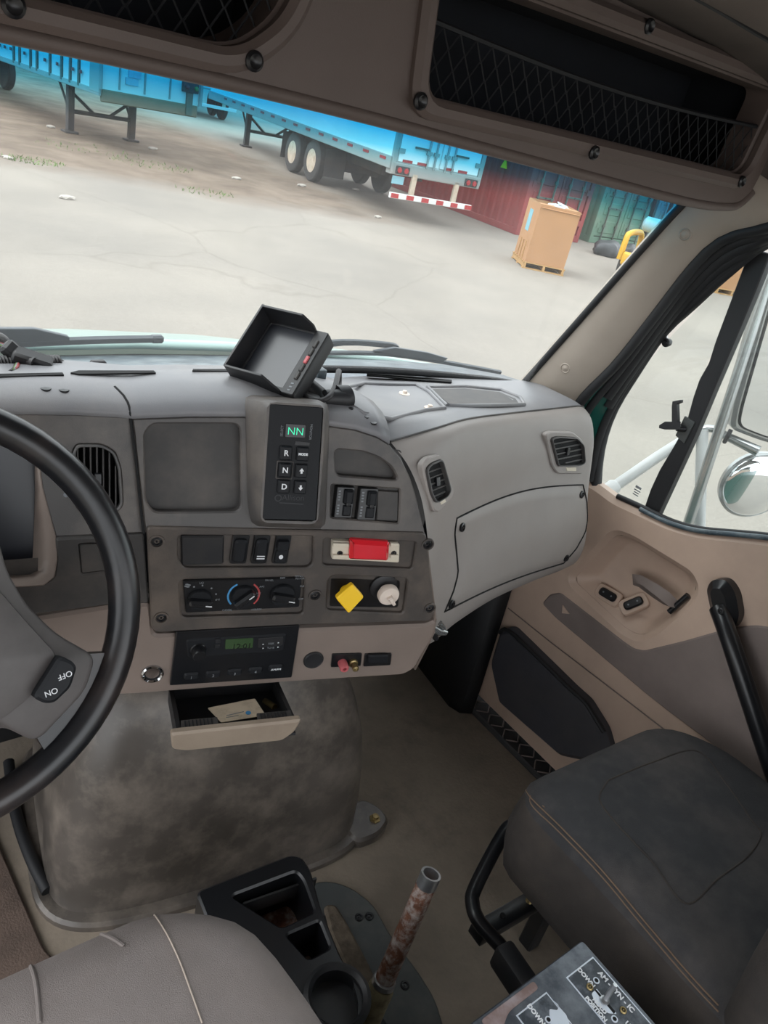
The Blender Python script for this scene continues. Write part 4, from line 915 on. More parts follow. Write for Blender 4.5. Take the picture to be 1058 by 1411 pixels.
for pxs in ([(466, 536), (500, 529), (572, 531), (590, 540), (612, 563), (585, 566), (538, 578), (500, 570), (478, 556)], [(589, 534), (640, 533), (690, 538), (716, 548), (722, 558), (640, 560), (615, 560)]):
    p = ontop(pxs, .001); tube('tray_rim', p, .0035, 'dash_top', dash, 8, closed=True)
topslab('tray_floor', [(594, 537), (640, 536), (688, 541), (710, 550), (714, 556), (640, 558), (618, 557)], .0012, 'dash_recess')
for a, b, r in ((557, 543, .009), (592, 563, .009), (514, 583, .005), (504, 575, .004), (63, 536, .006), (88, 538, .006), (483, 563, .004)):
    l = ontop([(a, b)])[0]; Fs = Fr(l, (1, 0, 0), n=(0, 0, 1))
    if r > .008: s_ = lathe('stud', Fs, [(r, -.001), (r, .0015), (r * .5, .002), (r * .4, .006), (0, .007)], 'knob_white', dash, 16)
    else: lathe('screw', Fs, [(r, -.001), (r, .0015), (0, .002)], 'black_gloss', dash, 12)
# selector pod standing proud of the stack
FK = Fr(FU.p(0, 0, .03), FU.u, n=FU.n)
ol = resamp2(start(ccw(rnd(FU.poly([(338, 546), (452, 553), (452, 610), (447, 728), (346, 724), (341, 690)]), .012))), 56); il = resamp2(start(ccw(rnd(FK.poly([(366, 551), (449, 557), (447, 620), (438, 724), (356, 721)]), .010))), 56); il2 = resamp2(start(ccw(rnd(FK.poly([(371, 556), (445, 561), (435, 718), (361, 716)]), .003))), 56)
vs, fs = [], []
for L_, F_, d in ((ol, FU, -.03), (ol, FU, .004), ([a.lerp(b, .5) for a, b in zip(ol, [V(_ab(FU, FK.p(*q))) for q in il])], FU, .02), (il, FK, 0), ([a.lerp(b, .35) for a, b in zip(il, il2)], FK, .003), (il2, FK, .003), (il2, FK, -.003)): vs += [F_.p(*q, d) for q in L_]
for k in range(6):
    for i in range(56): fs.append((k * 56 + i, k * 56 + (i + 1) % 56, (k + 1) * 56 + (i + 1) % 56, (k + 1) * 56 + i))
obj('selector_pod', vs, fs, 'dash_dark', dash, 45)
# mid panel of the stack
r1 = [(246, 738), (432, 739), (431, 777), (424, 783), (254, 784), (245, 770)]; r2 = [(446, 742), (574, 747), (568, 785), (445, 780)]; r3 = [(247, 803), (254, 797), (420, 794), (418, 847), (250, 852)]; r4 = [(452, 800), (458, 793), (562, 797), (556, 846), (450, 842)]
ppx('stack_mid_panel', FS, [(202, 727), (587, 735), (590, 760), (599, 846), (593, 856), (400, 862), (216, 872), (208, 866)], -.02, .003, 'dash_mid', dash, .006, .002, [(r1, .006), (r2, .006), (r3, .008), (r4, .008)])
ppx('panel_back', FS, [(215, 728), (582, 734), (592, 848), (220, 862)], -.018, -.004, 'dash_mid', dash)
for a, b in ((216, 746), (222, 851), (434, 820), (589, 750), (592, 838)):
    q = FS.ab(a, b, .003); G = FS.sub(q[0], q[1], .003); lathe('screw_boss', G, [(.010, -.001), (.0095, .002), (.0075, .002), (.007, -.001)], 'dash_mid', dash, 18); screw(G, .0065, dash)
ppx('blank_plate', FS, [(249, 739), (309, 739), (308, 778), (250, 780)], -.01, .0005, 'black_plastic', dash, .004, .002)
for i, (cx, w) in enumerate(((330, 23), (359, 22), (388, 21))):
    a, b = FS.ab(cx, 757, 0); w_ = FS.ab(cx + w / 2, 755)[0] - FS.ab(cx - w / 2, 755)[0]; h = FS.ab(cx, 737)[1] - FS.ab(cx, 777)[1]
    sw = panel('rocker_switch', FS, rect(w_, h, a, b), -.01, .001, 'black_gloss', dash, .004, .001)
    if i < 2:
        panel('rocker', FS, rect(w_ * .78, h * .78, a, b), 0, .007, 'key_black', sw, .006, .003)
        if i == 1: [panel('marking', FS, rect(w_ * .5, h * .035, a, b - h * (.14 + .08 * t)), .0068, .0074, 'white_print', sw) for t in (0, 1)]
    else:
        panel('rocker', FS, rect(w_ * .78, h * .3, a, b + h * .2), 0, .009, 'key_black', sw, .003, .002)
        panel('rocker', FS, rect(w_ * .78, h * .42, a, b - h * .22), 0, .003, 'key_black', sw, .003, .001)
        panel('seat_symbol', FS, ell(w_ * .14, h * .07, 12, a, b - h * .22), .002, .0035, 'white_print', sw)
# lower tan fascia
ppx('lower_fascia', FS, [(62, 850), (150, 836), (207, 832), (212, 876), (590, 861), (604, 852), (600, 872), (572, 922), (556, 931), (400, 941), (183, 958), (60, 962), (0, 968), (0, 860)], -.03, -.002, 'dash_tan', dash, .008, .004)
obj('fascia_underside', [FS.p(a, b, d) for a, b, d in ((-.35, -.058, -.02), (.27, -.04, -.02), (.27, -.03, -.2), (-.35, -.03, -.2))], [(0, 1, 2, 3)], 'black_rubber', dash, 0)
q, k = roundpx(FS, 210, 929, 14, 0); lathe('power_socket', FS.sub(*q, -.002), [(k * 1.1, 0), (k * 1.1, .003), (k * .95, .005), (k * .8, .003), (k * .78, -.012), (0, -.012)], 'chrome', dash, 28)
lathe('socket_insert', FS.sub(*q, -.002), [(k * .78, -.011), (k * .78, .002), (k * .6, -.002), (0, -.003)], 'black_rubber', dash, 20)
q, k = roundpx(FS, 432, 910, 13.5, 0); lathe('round_plug', FS.sub(*q, -.002), [(k, 0), (k, .002), (k * .9, .004), (k * .85, .003), (0, .003)], 'black_plastic', dash, 28)
jp = ppx('jack_plate', FS, [(458, 902), (499, 901), (497, 918), (456, 920)], -.004, .001, 'black_gloss', dash, .002, .0008)
q, k = roundpx(FS, 471, 912, 6, 0); lathe('jack_knob', FS.sub(*q, .001), [(k, 0), (k, .014), (k * .8, .016), (k * .4, .016), (k * .35, .01), (0, .01)], 'knob_pink', jp, 14)
q, k = roundpx(FS, 486, 912, 6, 0); lathe('jack_knob', FS.sub(*q, .001), [(k, 0), (k, .004), (k * .7, .005), (k * .7, .016), (k * .3, .017), (0, .014)], 'brass', jp, 14); 
ps = ppx('push_switch', FS, [(503, 902), (540, 901), (538, 917), (501, 919)], -.004, .001, 'black_gloss', dash, .002, .0008); ppx('push_bar', FS, [(508, 904), (536, 903), (535, 914), (507, 915)], 0, .006, 'key_black', ps, .002, .002)
# side of the stack towards the passenger
loft('stack_side', [[FS.w(a, b, -.003) for a, b in ((587, 743), (594, 800), (600, 850), (598, 872), (572, 923))], [FS.w(a, b, -.003) + V((.03, .12, 0)) for a, b in ((587, 743), (594, 800), (600, 850), (598, 872), (572, 923))]], 'dash_tan', dash, thick=.003)
bd = thing('cable_gland', 'small silver cable fitting hanging at the dashboard corner', 'fitting', FS.w(603, 880, -.02))
tube('fitting_body', [FS.w(592, 862, -.02), FS.w(604, 870, -.02), (FS.w(615, 872, -.02))], [.006, .007, .004], 'silver', bd, 10); tube('fitting_stub', [FS.w(606, 858, -.02), FS.w(612, 866, -.02)], .004, 'silver', bd, 8); tube('fitting_nut', [FS.w(596, 872, -.02), FS.w(601, 880, -.02)], .005, 'black_gloss', bd, 8)
# driver side face, vent and instrument cluster
vpx = [(100, 622), (106, 612), (140, 612), (158, 622), (166, 645), (169, 695), (160, 706), (108, 704), (103, 690)]
ppx('driver_face', FL, [(-420, 571), (-60, 570), (30, 570), (100, 571), (180, 575), (190, 650), (198, 734), (77, 740), (69, 713), (58, 672), (51, 622), (30, 606), (-420, 606)], -.02, 0, 'dash_dark', dash, .002, .0015, [(vpx, .006)])
vent(FL.sub(*FL.ab(135, 660)), [(a - FL.ab(135, 660)[0], b - FL.ab(135, 660)[1]) for a, b in FL.poly(vpx)], .006, 7, dash, 'vent_grey', False, .03, .003)
q = FL.ab(91, 682); lathe('dimple', FL.sub(q[0], q[1], 0), [(.003, 0), (.0025, .001), (0, .001)], 'grey_print', dash, 10)
ppx('driver_lower_panel', FLv, [(77, 743), (198, 737), (205, 832), (158, 833), (62, 845), (20, 850), (20, 808), (60, 806), (75, 795), (78, 770)], -.02, 0, 'dash_recess', dash, .004, .002, [([(108, 750), (152, 748), (156, 786), (112, 792)], .004)])
ppx('lid', FLv, [(109, 751), (151, 749), (155, 785), (113, 790)], -.01, -.002, 'dash_recess', dash, .003, .001)
outer = [(51, 622), (58, 672), (69, 713), (77, 742), (78, 772), (74, 795), (60, 806), (30, 808), (-420, 815)]; inner = [(49, 632), (49, 680), (48, 720), (47, 745), (46, 768), (43, 778), (30, 783), (18, 784), (-420, 790)]
loft('cluster_bezel', [[FL.w(a, b, 0) for a, b in outer], [FL.w(a, b, -.04) for a, b in inner]], 'dash_tan', dash, thick=.002)
ppx('instrument_lens', FL, [(-420, 600), (52, 610), (52, 785), (20, 792), (-420, 795)], -.046, -.042, 'screen', dash, .006)
obj('lower_return', [FLv.p(a, b, d) for a, b, d in ((-.8, -.01, -.01), (-.12, -.01, -.01), (-.12, -.12, -.03), (-.8, -.12, -.03))], [(0, 1, 2, 3)], 'dash_recess', dash, 0)
# ------------------------------------------------------------------ things set into the dash
ks = thing('gear_selector', 'black push button gear selector pad with green display on the dashboard', 'selector', FK.w(400, 720))
G0 = FK
ppx('keypad_face', FK, [(371.5, 556.5), (445, 561.5), (435, 717.5), (361.5, 715.5)], -.002, .0035, 'key_black', ks, .003, .0008)
dp = ppx('display', FK, [(394, 584), (421, 586), (420, 603), (393, 602)], .003, .0045, 'black_gloss', ks, .001)
text('display_digits', 'NN', FK.sub(*FK.ab(406, 594), .0047), .0135, 'led_green', dp, .0002, bold=-.0002)
for s, (a, b) in (('SELECT', (387.5, 593)), ('MONITOR', (427, 594.5))): text('lettering', s, FK.sub(*FK.ab(a, b), .0036, -math.pi / 2 if s == 'MONITOR' else math.pi / 2), .0042, 'grey_print', ks)
ppx('mode_strip', FK, [(407, 608), (427, 610), (426, 614), (406, 613)], .003, .0042, 'black_plastic', ks)
for s, (a, b) in (('R', (392.4, 623)), ('MODE', (415.5, 624.5)), ('N', (391, 646.5)), ('up', (413.5, 647.5)), ('D', (389.5, 669)), ('down', (412, 670))):
    q = FK.ab(a, b); kb = panel('key', FK, rect(.0155, .0175, *q), .002, .0075, 'key_black', ks, .002, .0015)
    if s in ('up', 'down'):
        k = 1 if s == 'up' else -1; panel('arrow', FK, [(q[0] - .003, q[1]), (q[0] - .0012, q[1]), (q[0] - .0012, q[1] - .003 * k), (q[0] + .0012, q[1] - .003 * k), (q[0] + .0012, q[1]), (q[0] + .003, q[1]), (q[0], q[1] + .0038 * k)], .0074, .008, 'white_print', kb)
    else: text('lettering', s, FK.sub(*q, .0077), .0098 if len(s) == 1 else .0042, 'white_print', kb, bold=.0002)
    if s == 'N': panel('key_frame', FK, rect(.0215, .0235, *q), .003, .005, 'dash_recess', ks, .002, .0005, [(rect(.0185, .0205, *q), .002)])
text('brand_lettering', 'Allison', FK.sub(*FK.ab(403, 685), .0036), .0105, 'dim_print', ks); ppx('brand_line', FK, [(385, 692), (418, 694), (418, 695.5), (385, 693.5)], .003, .004, 'dim_print', ks); q, k = roundpx(FK, 383, 686, 5, .003); panel('brand_ring', FK, ell(k, k, 20, *q), .003, .004, 'dim_print', ks, 0, 0, [(ell(k * .7, k * .7, 20, *q), 0)])
# climate controls
cc = thing('climate_control', 'black heater control panel with three round dials', 'control panel', FS.w(333, 846))
ppx('control_face', FS, [(252, 801), (416, 797), (412, 837), (256, 845)], -.01, .001, 'black_gloss', cc, .003, .001)
for i, (cx, cy, r, ang) in enumerate(((275, 824.5, 17, -.1), (335.5, 819.5, 17, .75), (388.5, 818, 17, -.2))):
    q, k = roundpx(FS, cx, cy, r, 0); G = FS.sub(*q, .001, ang); dl = lathe('dial', G, [(k, 0), (k, .004), (k * .93, .006), (k * .85, .006)] + [(0, .006)], 'key_black', cc, 32)
    panel('dial_grip', G, rect(k * 1.9, k * .62), .005, .016, 'black_gloss', dl, k * .25, .003); panel('pointer', G, rect(k * .5, k * .08, k * .62, 0), .0158, .0166, 'white_print', dl)
    if i == 1:
        for s, mm, a0, a1 in ((0, 'blue_print', 2.1, 3.9), (1, 'red_print', -.75, 1.0)):
            aa = [a0 + (a1 - a0) * t / 14 for t in range(15)]; pp = [(q[0] + k * 1.32 * math.cos(a), q[1] + k * 1.32 * math.sin(a)) for a in aa] + [(q[0] + k * 1.18 * math.cos(a), q[1] + k * 1.18 * math.sin(a)) for a in aa[::-1]]; panel('heat_arc', FS, pp, .0005, .0016, mm, cc)
        text('lettering', 'COOL', FS.sub(q[0] - k * 1.15, q[1] - k * 1.45, .0012), .0048, 'grey_print', cc); text('lettering', 'WARM', FS.sub(q[0] + k * 1.2, q[1] - k * 1.45, .0012), .0048, 'grey_print', cc)
    if i == 0:
        for a in (2.0, 1.5, .9, .35, -.1): panel('dial_tick', FS, ell(.0012, .0012, 8, q[0] + k * 1.35 * math.cos(a), q[1] + k * 1.35 * math.sin(a)), .0008, .0016, 'grey_print', cc)
        text('lettering', 'LO', FS.sub(q[0], q[1] + k * 1.6, .0012), .0045, 'grey_print', cc); text('lettering', 'HI', FS.sub(q[0] + k * 1.5, q[1] - k * .1, .0012), .0045, 'grey_print', cc)
        f0 = (q[0] - k * 1.1, q[1] + k * 1.35)
        for t in range(4): panel('fan_symbol', FS, ell(.0022, .0011, 8, f0[0] + .0022 * math.cos(t * 1.57 + .4), f0[1] + .0022 * math.sin(t * 1.57 + .4)), .0008, .0016, 'grey_print', cc)
    if i == 2:
        for s, dx, dy in (('PANEL', -1.2, 1.35), ('OFF', -.2, 1.55), ('PANEL &\nFLOOR', 1.2, 1.6), ('FLR', 1.5, .75), ('A/C', -1.7, .75), ('MAX\nA/C', -1.95, .0), ('DEF', 1.6, -.5)): text('lettering', s, FS.sub(q[0] + k * dx, q[1] + k * dy, .0012), .004, 'grey_print', cc)
# radio
rd = thing('radio', 'black truck radio with clock display and numbered buttons', 'radio', FS.w(320, 946))
ppx('radio_face', FS, [(243, 871), (413, 862), (402, 934), (234, 945)], -.03, .004, 'black_gloss', rd, .002, .001)
ppx('tuner_strip', FS, [(256, 882), (396, 874), (391, 898), (258, 907)], .003, .006, 'key_black', rd, .006, .002)
q, k = roundpx(FS, 272.5, 891.5, 10, 0); kn = lathe('volume_knob', FS.sub(*q, .005), [(k * 1.15, 0), (k * 1.1, .002), (k, .003), (k * .92, .014), (k * .8, .016), (0, .016)], 'black_gloss', rd, 28)
lc = ppx('clock_display', FS, [(311, 881.5), (349, 879.5), (348, 892.5), (310, 894.5)], .005, .0068, 'lcd', rd, .001); text('clock_digits', '12:01', FS.sub(*FS.ab(332, 886.5), .007), .0125, 'lcd_seg', lc)
for i, (a, b) in enumerate(((263, 928), (293, 925.5), (322.5, 923), (351, 920.5), (379, 917))):
    q = FS.ab(a, b); bt = panel('preset_button', FS, rect(.021, .0125, *q), .003, .0075, 'key_black', rd, .005, .0025); text('lettering', '1 2 3 4'.split()[i] if i < 4 else 'AM/FM', FS.sub(q[0], q[1] - .001, .0077), .0062 if i < 4 else .005, 'white_print' if i == 4 else 'grey_print', bt)
for a, b in ((300.5, 884), (299.5, 891)): ppx('small_button', FS, [(a - 4, b - 2.3), (a + 4, b - 2.7), (a + 4, b + 2.2), (a - 4, b + 2.6)], .005, .008, 'black_plastic', rd, .001, .0008)
rk = ppx('seek_pad', FS, [(356, 880), (391, 877.5), (389, 890), (355, 893)], .005, .0075, 'black_plastic', rd, .003, .0008)
for s, (a, b) in (('SEEK', (372, 882)), ('TUNE', (371.5, 888))): text('lettering', s, FS.sub(*FS.ab(a, b), .0077), .004, 'grey_print', rk)
for a, b in ((361, 883), (361, 888.5), (382, 881), (381.5, 887)): panel('arrow', FS, ell(.0014, .0012, 3, *FS.ab(a, b)), .0072, .0079, 'white_print', rk)
# marker lamp screwed over the blank panel
ml = thing('marker_lamp', 'red marker lamp in an ivory base on the dashboard', 'lamp', FS.w(505, 778))
ppx('lamp_base', FS, [(458, 746), (551, 750), (550, 776), (457, 771)], -.009, .004, 'ivory', ml, .003, .0015)
for x0, x1 in ((459, 481), (538, 550)):
    for yy in (752, 768): ppx('base_rib', FS, [(x0, yy - 3), (x1, yy - 2.4), (x1, yy + 2), (x0, yy + 1.5)], .003, .008, 'ivory', ml, .001, .0008)
    screw(FS.sub(*FS.ab((x0 + x1) / 2 - 3, 760), .0045), .004, ml)
ppx('lens', FS, [(484, 745.5), (538, 749), (536, 775), (482, 773)], .002, .013, 'lens_red', ml, .004, .005)
# air brake knobs
ak = thing('brake_valve_panel', 'black air brake plate with yellow diamond knob and round white knob', 'panel', FS.w(500, 838)); ppx('plate', FS, [(455, 796), (552, 799), (549, 838), (453, 836)], -.0095, -.004, 'black_gloss', ak, .005, .001)
q, k = roundpx(FS, 477, 814, 9, 0)
tube('knob_stem', [FS.p(*q, -.004), FS.p(q[0] + .004, q[1] - .003, .022)], k * .9, 'yellow', ak, 16)
G = Fr(FS.w(482.6, 825.5, .028), FS.u, n=FS.n + V((0, 0, .15))); panel('yellow_knob', G, [G.ab(a, b, .006) for a, b in ((463, 825), (486, 805), (502, 823), (481, 846))], -.003, .006, 'yellow', ak, .004, .0015)
q, k = roundpx(FS, 534.5, 818.5, 14, .012)
lathe('collar', FS.sub(q[0] - .003, q[1] + .003, -.004), [(k * 1.3, 0), (k * 1.3, .004), (k * 1.05, .006), (0, .006)], 'black_plastic', ak, 24)
wk = lathe('white_knob', FS.sub(*q, .0), [(k * .6, 0), (k * .7, .006), (k, .010), (k, .016), (k * .9, .019), (0, .020)], 'knob_white', ak, 28); panel('pointer', FS.sub(*q, .018, -.9), [(-.002, -.004), (k * .9, -.0022), (k * .9, .0022), (-.002, .004)], 0, .008, 'knob_white', wk, .001, .0015)
# ------------------------------------------------------------------ steering wheel
wa = math.radians(60); FWh = Fr((-.352, .656, .849), (1, 0, 0), n=(0, -math.sin(wa), math.cos(wa)))
sw_ = thing('steering_wheel', 'worn black steering wheel with grey centre pad', 'steering wheel', FWh.o)
RW = .195; tube('rim', [FWh.p(RW * math.cos(2 * math.pi * i / 72), RW * math.sin(2 * math.pi * i / 72)) for i in range(72)], .0165, 'wheel_black', sw_, 14, closed=True)
def dome(F, loop, d0, d1, m, parent, name, steps=5, rise=.012):
    c = V((sum(p[0] for p in loop) / len(loop), sum(p[1] for p in loop) / len(loop))); vs, fs = [], []; n = len(loop)
    for s, d in [(1, d0), (1, d1 - .004), (.985, d1)] + [(.96 - .16 * k, d1 + rise * (1 - (.96 - .16 * k) ** 2)) for k in range(steps)]:
        vs += [F.p(*(c + (V(p) - c) * s), d) for p in loop]
    L_ = len(vs) // n
    for k in range(L_ - 1):
        for i in range(n): fs.append((k * n + i, k * n + (i + 1) % n, (k + 1) * n + (i + 1) % n, (k + 1) * n + i))
    fs.append(tuple(range((L_ - 1) * n, L_ * n))); fs.append(tuple(range(n))[::-1]); return obj(name, vs, fs, m, parent, 40)
def mirx(pts): return pts + [(-a, b) for a, b in pts[::-1]]
hubR = FWh.poly([(0, 738), (12, 786), (40, 835), (81, 875), (137, 907), (122, 955), (54, 1027), (4, 1002)], .02)
hub = [(0, hubR[0][1] + .03)] + [q for q in hubR] + [(0, hubR[-1][1] - .03)]; hub = hub + [(-a, b) for a, b in hub[::-1][1:-1]]
hb = dome(FWh, ccw(rnd(hub, .012)), -.03, .012, 'wheel_pad', sw_, 'centre_pad', 4, .02)
inr = FWh.poly([(-40, 770), (0, 812), (40, 858), (82, 904), (45, 962), (4, 995)], .03); inn = [(0, inr[0][1] + .004)] + inr + [(0, inr[-1][1])]; inn = inn + [(-a, b) for a, b in inn[::-1][1:-1]]
dome(FWh, ccw(rnd(inn, .008)), .01, .026, 'wheel_pad', sw_, 'horn_pad', 4, .014)
for s in (1, -1):
    e1, e2 = FWh.ab(133, 905, 0), FWh.ab(60, 1020, 0); e1, e2 = V(e1), V(e2)
    o1 = [V((RW * math.cos(a), RW * math.sin(a))) for a in (math.atan2(e1.y, e1.x) + .05, math.atan2(e2.y, e2.x) - .05)]
    loft('spoke', [[FWh.p(s * p.x, p.y, d) for p, d in ((e1 * .9, -.01), (e1 * .9, .006), (e2 * .9, .006), (e2 * .9, -.01))], [FWh.p(s * p.x, p.y, d) for p, d in ((o1[0], -.008), (o1[0], .004), (o1[1], .004), (o1[1], -.008))]], 'wheel_black', sw_, closev=True, cap=True)
FB = Fr(FWh.w(76, 938, .035), FWh.u, n=FWh.n)
spd = ppx('switch_pad', FB, [(82, 905), (100, 911), (107, 920), (98, 948), (76, 969), (62, 970), (46, 962)], -.012, .006, 'key_black', sw_, .005, .003)
ang_ = (V(FB.ab(46, 962)) - V(FB.ab(82, 905))); an = math.atan2(ang_.y, ang_.x)
for s, (a, b) in (('OFF', (87, 929)), ('ON', (68, 952))): text('lettering', s, FB.sub(*FB.ab(a, b), .0065, math.radians(188)), .0078, 'white_print', spd)
tube('column', [FWh.p(0, 0, -.02), FWh.p(0, -.01, -.12), FWh.p(0, -.03, -.28)], [.045, .05, .055], 'black_plastic', sw_, 18)
tube('stalk', [FWh.p(.02, 0, -.06), FWh.p(.09, .02, -.07)], .006, 'black_plastic', sw_, 8)
# ------------------------------------------------------------------ camera monitor on the dash
BL = at(322, 524, z=.985); BR = at(404, 547, z=.995); ub = (BR - BL)
d_ = ray(374, 441); t_ = (BL - CAM).dot(ub) / d_.dot(ub); TL = CAM + d_ * t_
FMn = Fr(BL, ub, v=None, n=(ub.cross(TL - BL))); Wm = ub.length; Hm = (TL - BL).length
mo_ = thing('camera_monitor', 'black camera monitor with sun hood standing on the dashboard', 'monitor', BL)
box('housing', (Wm / 2, Hm / 2, -.012), (Wm, Hm, .024), 'black_plastic', mo_, .003, FMn)
panel('bezel', FMn, rect(Wm * .99, Hm * .99, Wm / 2, Hm / 2), -.001, .003, 'black_plastic', mo_, .003, .001, [(rect(Wm * .74, Hm * .86, Wm * .42, Hm * .5), .002)])
panel('screen', FMn, rect(Wm * .76, Hm * .88, Wm * .42, Hm * .5), -.001, .0012, 'screen', mo_)
hd_ = .032
for nm, pl_, fr2 in (('hood_side', [(0, 0), (Hm, 0), (Hm, hd_), (0, hd_)], Fr(BL, FMn.v, v=FMn.n)), ('hood_top', [(0, 0), (Wm * .80, 0), (Wm * .80, hd_ * .45), (Wm * .68, hd_), (0, hd_)], Fr(FMn.p(0, Hm - .003), FMn.u, v=FMn.n)), ('hood_bottom', [(0, 0), (Wm * .80, 0), (Wm * .80, hd_ * .2), (Wm * .62, hd_), (0, hd_)], Fr(FMn.p(0, 0), FMn.u, v=FMn.n))):
    panel(nm, fr2, pl_, -.0015, .0015, 'black_plastic', mo_, .002, .0005)
for i in range(5):
    b = panel('button', FMn, rect(Wm * .055, Hm * .11, Wm * .905, Hm * (.28 + .125 * i)), .002, .0055, 'dash_recess' if i != 2 else 'knob_pink', mo_, .001, .001)
for i in range(3): panel('marking', FMn, rect(.004, .002, Wm * .9, Hm * (.06 + .05 * i)), .0028, .0034, 'grey_print', mo_)
tube('mount_arm', [FMn.p(Wm * .7, Hm * .4, -.02), at(440, 545, z=.985), at(448, 556, z=.98)], .012, 'black_plastic', mo_, 12)
lathe('mount_base', Fr(at(448, 562, z=.975), (1, 0, 0), n=(0, 0, 1)), [(.022, -.012), (.02, .006), (.012, .010), (0, .012)], 'black_plastic', mo_, 20)
tube('mount_knob', [at(447, 548, z=.99), at(478, 549, z=.99)], [.011, .013], 'black_plastic', mo_, 12); lathe('clamp_ring', Fr(at(472, 547, z=.99), (0, 1, 0), n=(.9, -.3, .1)), [(.006, -.008), (.016, -.008), (.016, .008), (.006, .008)], 'black_plastic', mo_, 18)
cb_ = tube('cable', [FMn.p(Wm * .85, Hm * .2, -.024), at(428, 550, z=.99), at(440, 552, z=.99), at(452, 548, z=.995), at(461, 535, z=1.0), at(465, 519, z=1.005), at(467, 512, z=1.005), at(467, 530, z=.99), at(464, 545, z=.985)], .004, 'wire', None, 8, sm=5)
tag(cb_, 'black looped cable running behind the camera monitor', 'cable')
pb = thing('plastic_clip', 'small grey clip lying on the dash behind the monitor', 'clip', at(437, 535, z=.96)); box('clip_body', (0, 0, .012), (.016, .02, .024), 'cowl', pb, .003, Fr(at(437, 528, z=.965), (1, 0, 0), (0, 1, 0)))
# ------------------------------------------------------------------ loose wiring on the left of the dash
wb = thing('wire_bundle', 'bundle of frayed wires and black corrugated conduit on the dash', 'wires', at(40, 500, z=.95))
q0, q1 = at(-70, 502, z=.982), at(82, 500, z=.975); n = 34
cpts = [q0.lerp(q1, i / n) for i in range(n + 1)]; tube('conduit', [q0.lerp(q1, i / (2 * n)) for i in range(2 * n + 1)], [.0105 if i % 2 else .0085 for i in range(2 * n + 1)], 'wire', wb, 12)
tube('cable', [at(82, 497, z=.975), at(100, 505, z=.965), at(128, 505, z=.962)], .003, 'wire', wb, 8, sm=4); box('plug', (0, 0, .004), (.02, .01, .009), 'wire', wb, .002, Fr(at(135, 505, z=.960), (1, 0, 0), (0, 1, 0)), 1)
tube('cable', [at(-40, 455, z=1.0), at(0, 466, z=.985), at(12, 480, z=.975), at(30, 492, z=.985), at(48, 500, z=.985)], .007, 'wire', wb, 10, sm=4)
for i, mm in enumerate(('wire_red', 'grey_print', 'grass', 'wire')):
    tube('strand', [at(-30, 462 + i * 3, z=.985), at(8 + i * 2, 476 + 2 * i, z=.98), at(24 + i, 490 - i, z=.975), at(24 - 2 * i, 505 + i, z=.985), at(10 - i, 513, z=.98)], .0017, mm, wb, 6, sm=4)
box('connector', (0, 0, 0), (.045, .02, .018), 'black_plastic', wb, .003, Fr(at(44, 496, z=.985), (.9, -.3, -.25), n=(.2, -.4, 1)), 1); box('connector', (0, 0, 0), (.03, .018, .016), 'black_plastic', wb, .003, Fr(at(20, 487, z=.99), (.6, -.2, -.6), n=(.2, -.8, .5)), 1); box('connector_tip', (0, 0, 0), (.018, .014, .012), 'ivory', wb, .002, Fr(at(62, 506, z=.972), (1, 0, 0), (0, 1, 0)), 1)
# ------------------------------------------------------------------ engine cover
eu = V((.985, -.17, 0)); ev = V((.17, .985, 0)); ec0 = V((.157, .985, 0)); hx, hy, hz = .305, .225, .49
def sq(a, e): return math.copysign(abs(a) ** e, a)
rows = []
for i in range(19):
    ph = (math.pi / 2) * i / 18; row = []
    for j in range(64):
        th = 2 * math.pi * j / 64; cz = sq(math.cos(ph), .6); x = hx * cz * sq(math.cos(th), .45); y = hy * cz * sq(math.sin(th), .32); z = hz * sq(math.sin(ph), .75)
        tp_ = 1 - .06 * z / hz; row.append(ec0 + eu * x * tp_ + ev * (y + .03 * z) + V((0, 0, z)))
    rows.append(row)
en = thing('engine_cover', 'scuffed grey brown engine cover hump under the dashboard', 'engine cover', ec0)
eb = loft('cover_shell', rows, 'engine_cover', en, closev=True, smooth=60); teb = bvh(eb)
base = [(p.x, p.y) for p in rows[0]]; fl_ = off(ccw(base), -.022)
panel('flange', FL0, fl_, .0, .018, 'engine_cover', en, 0, .006)
bolt = at(517, 1126, z=.03); ear = [(bolt.x - .07, bolt.y + .05), (bolt.x - .07, bolt.y - .03), (bolt.x - .01, bolt.y - .035), (bolt.x + .03, bolt.y - .015), (bolt.x + .032, bolt.y + .02), (bolt.x + .01, bolt.y + .06)]
panel('flange_ear', FL0, ear, .0, .024, 'engine_cover', en, .025, .006)
lathe('bolt', Fr((bolt.x, bolt.y, .024), (1, 0, 0), n=(0, 0, 1)), [(.012, 0), (.012, .003), (.007, .004), (.007, .011), (0, .012)], 'brass', en, 6)
ru = tube('rubber_hose', [at(12, 1050, z=.02), at(22, 1120, z=.02), at(42, 1180, z=.025), at(66, 1228, z=.025)], .011, 'black_rubber', None, 10, sm=5); tag(ru, 'black rubber hose along the driver side of the engine cover', 'hose')
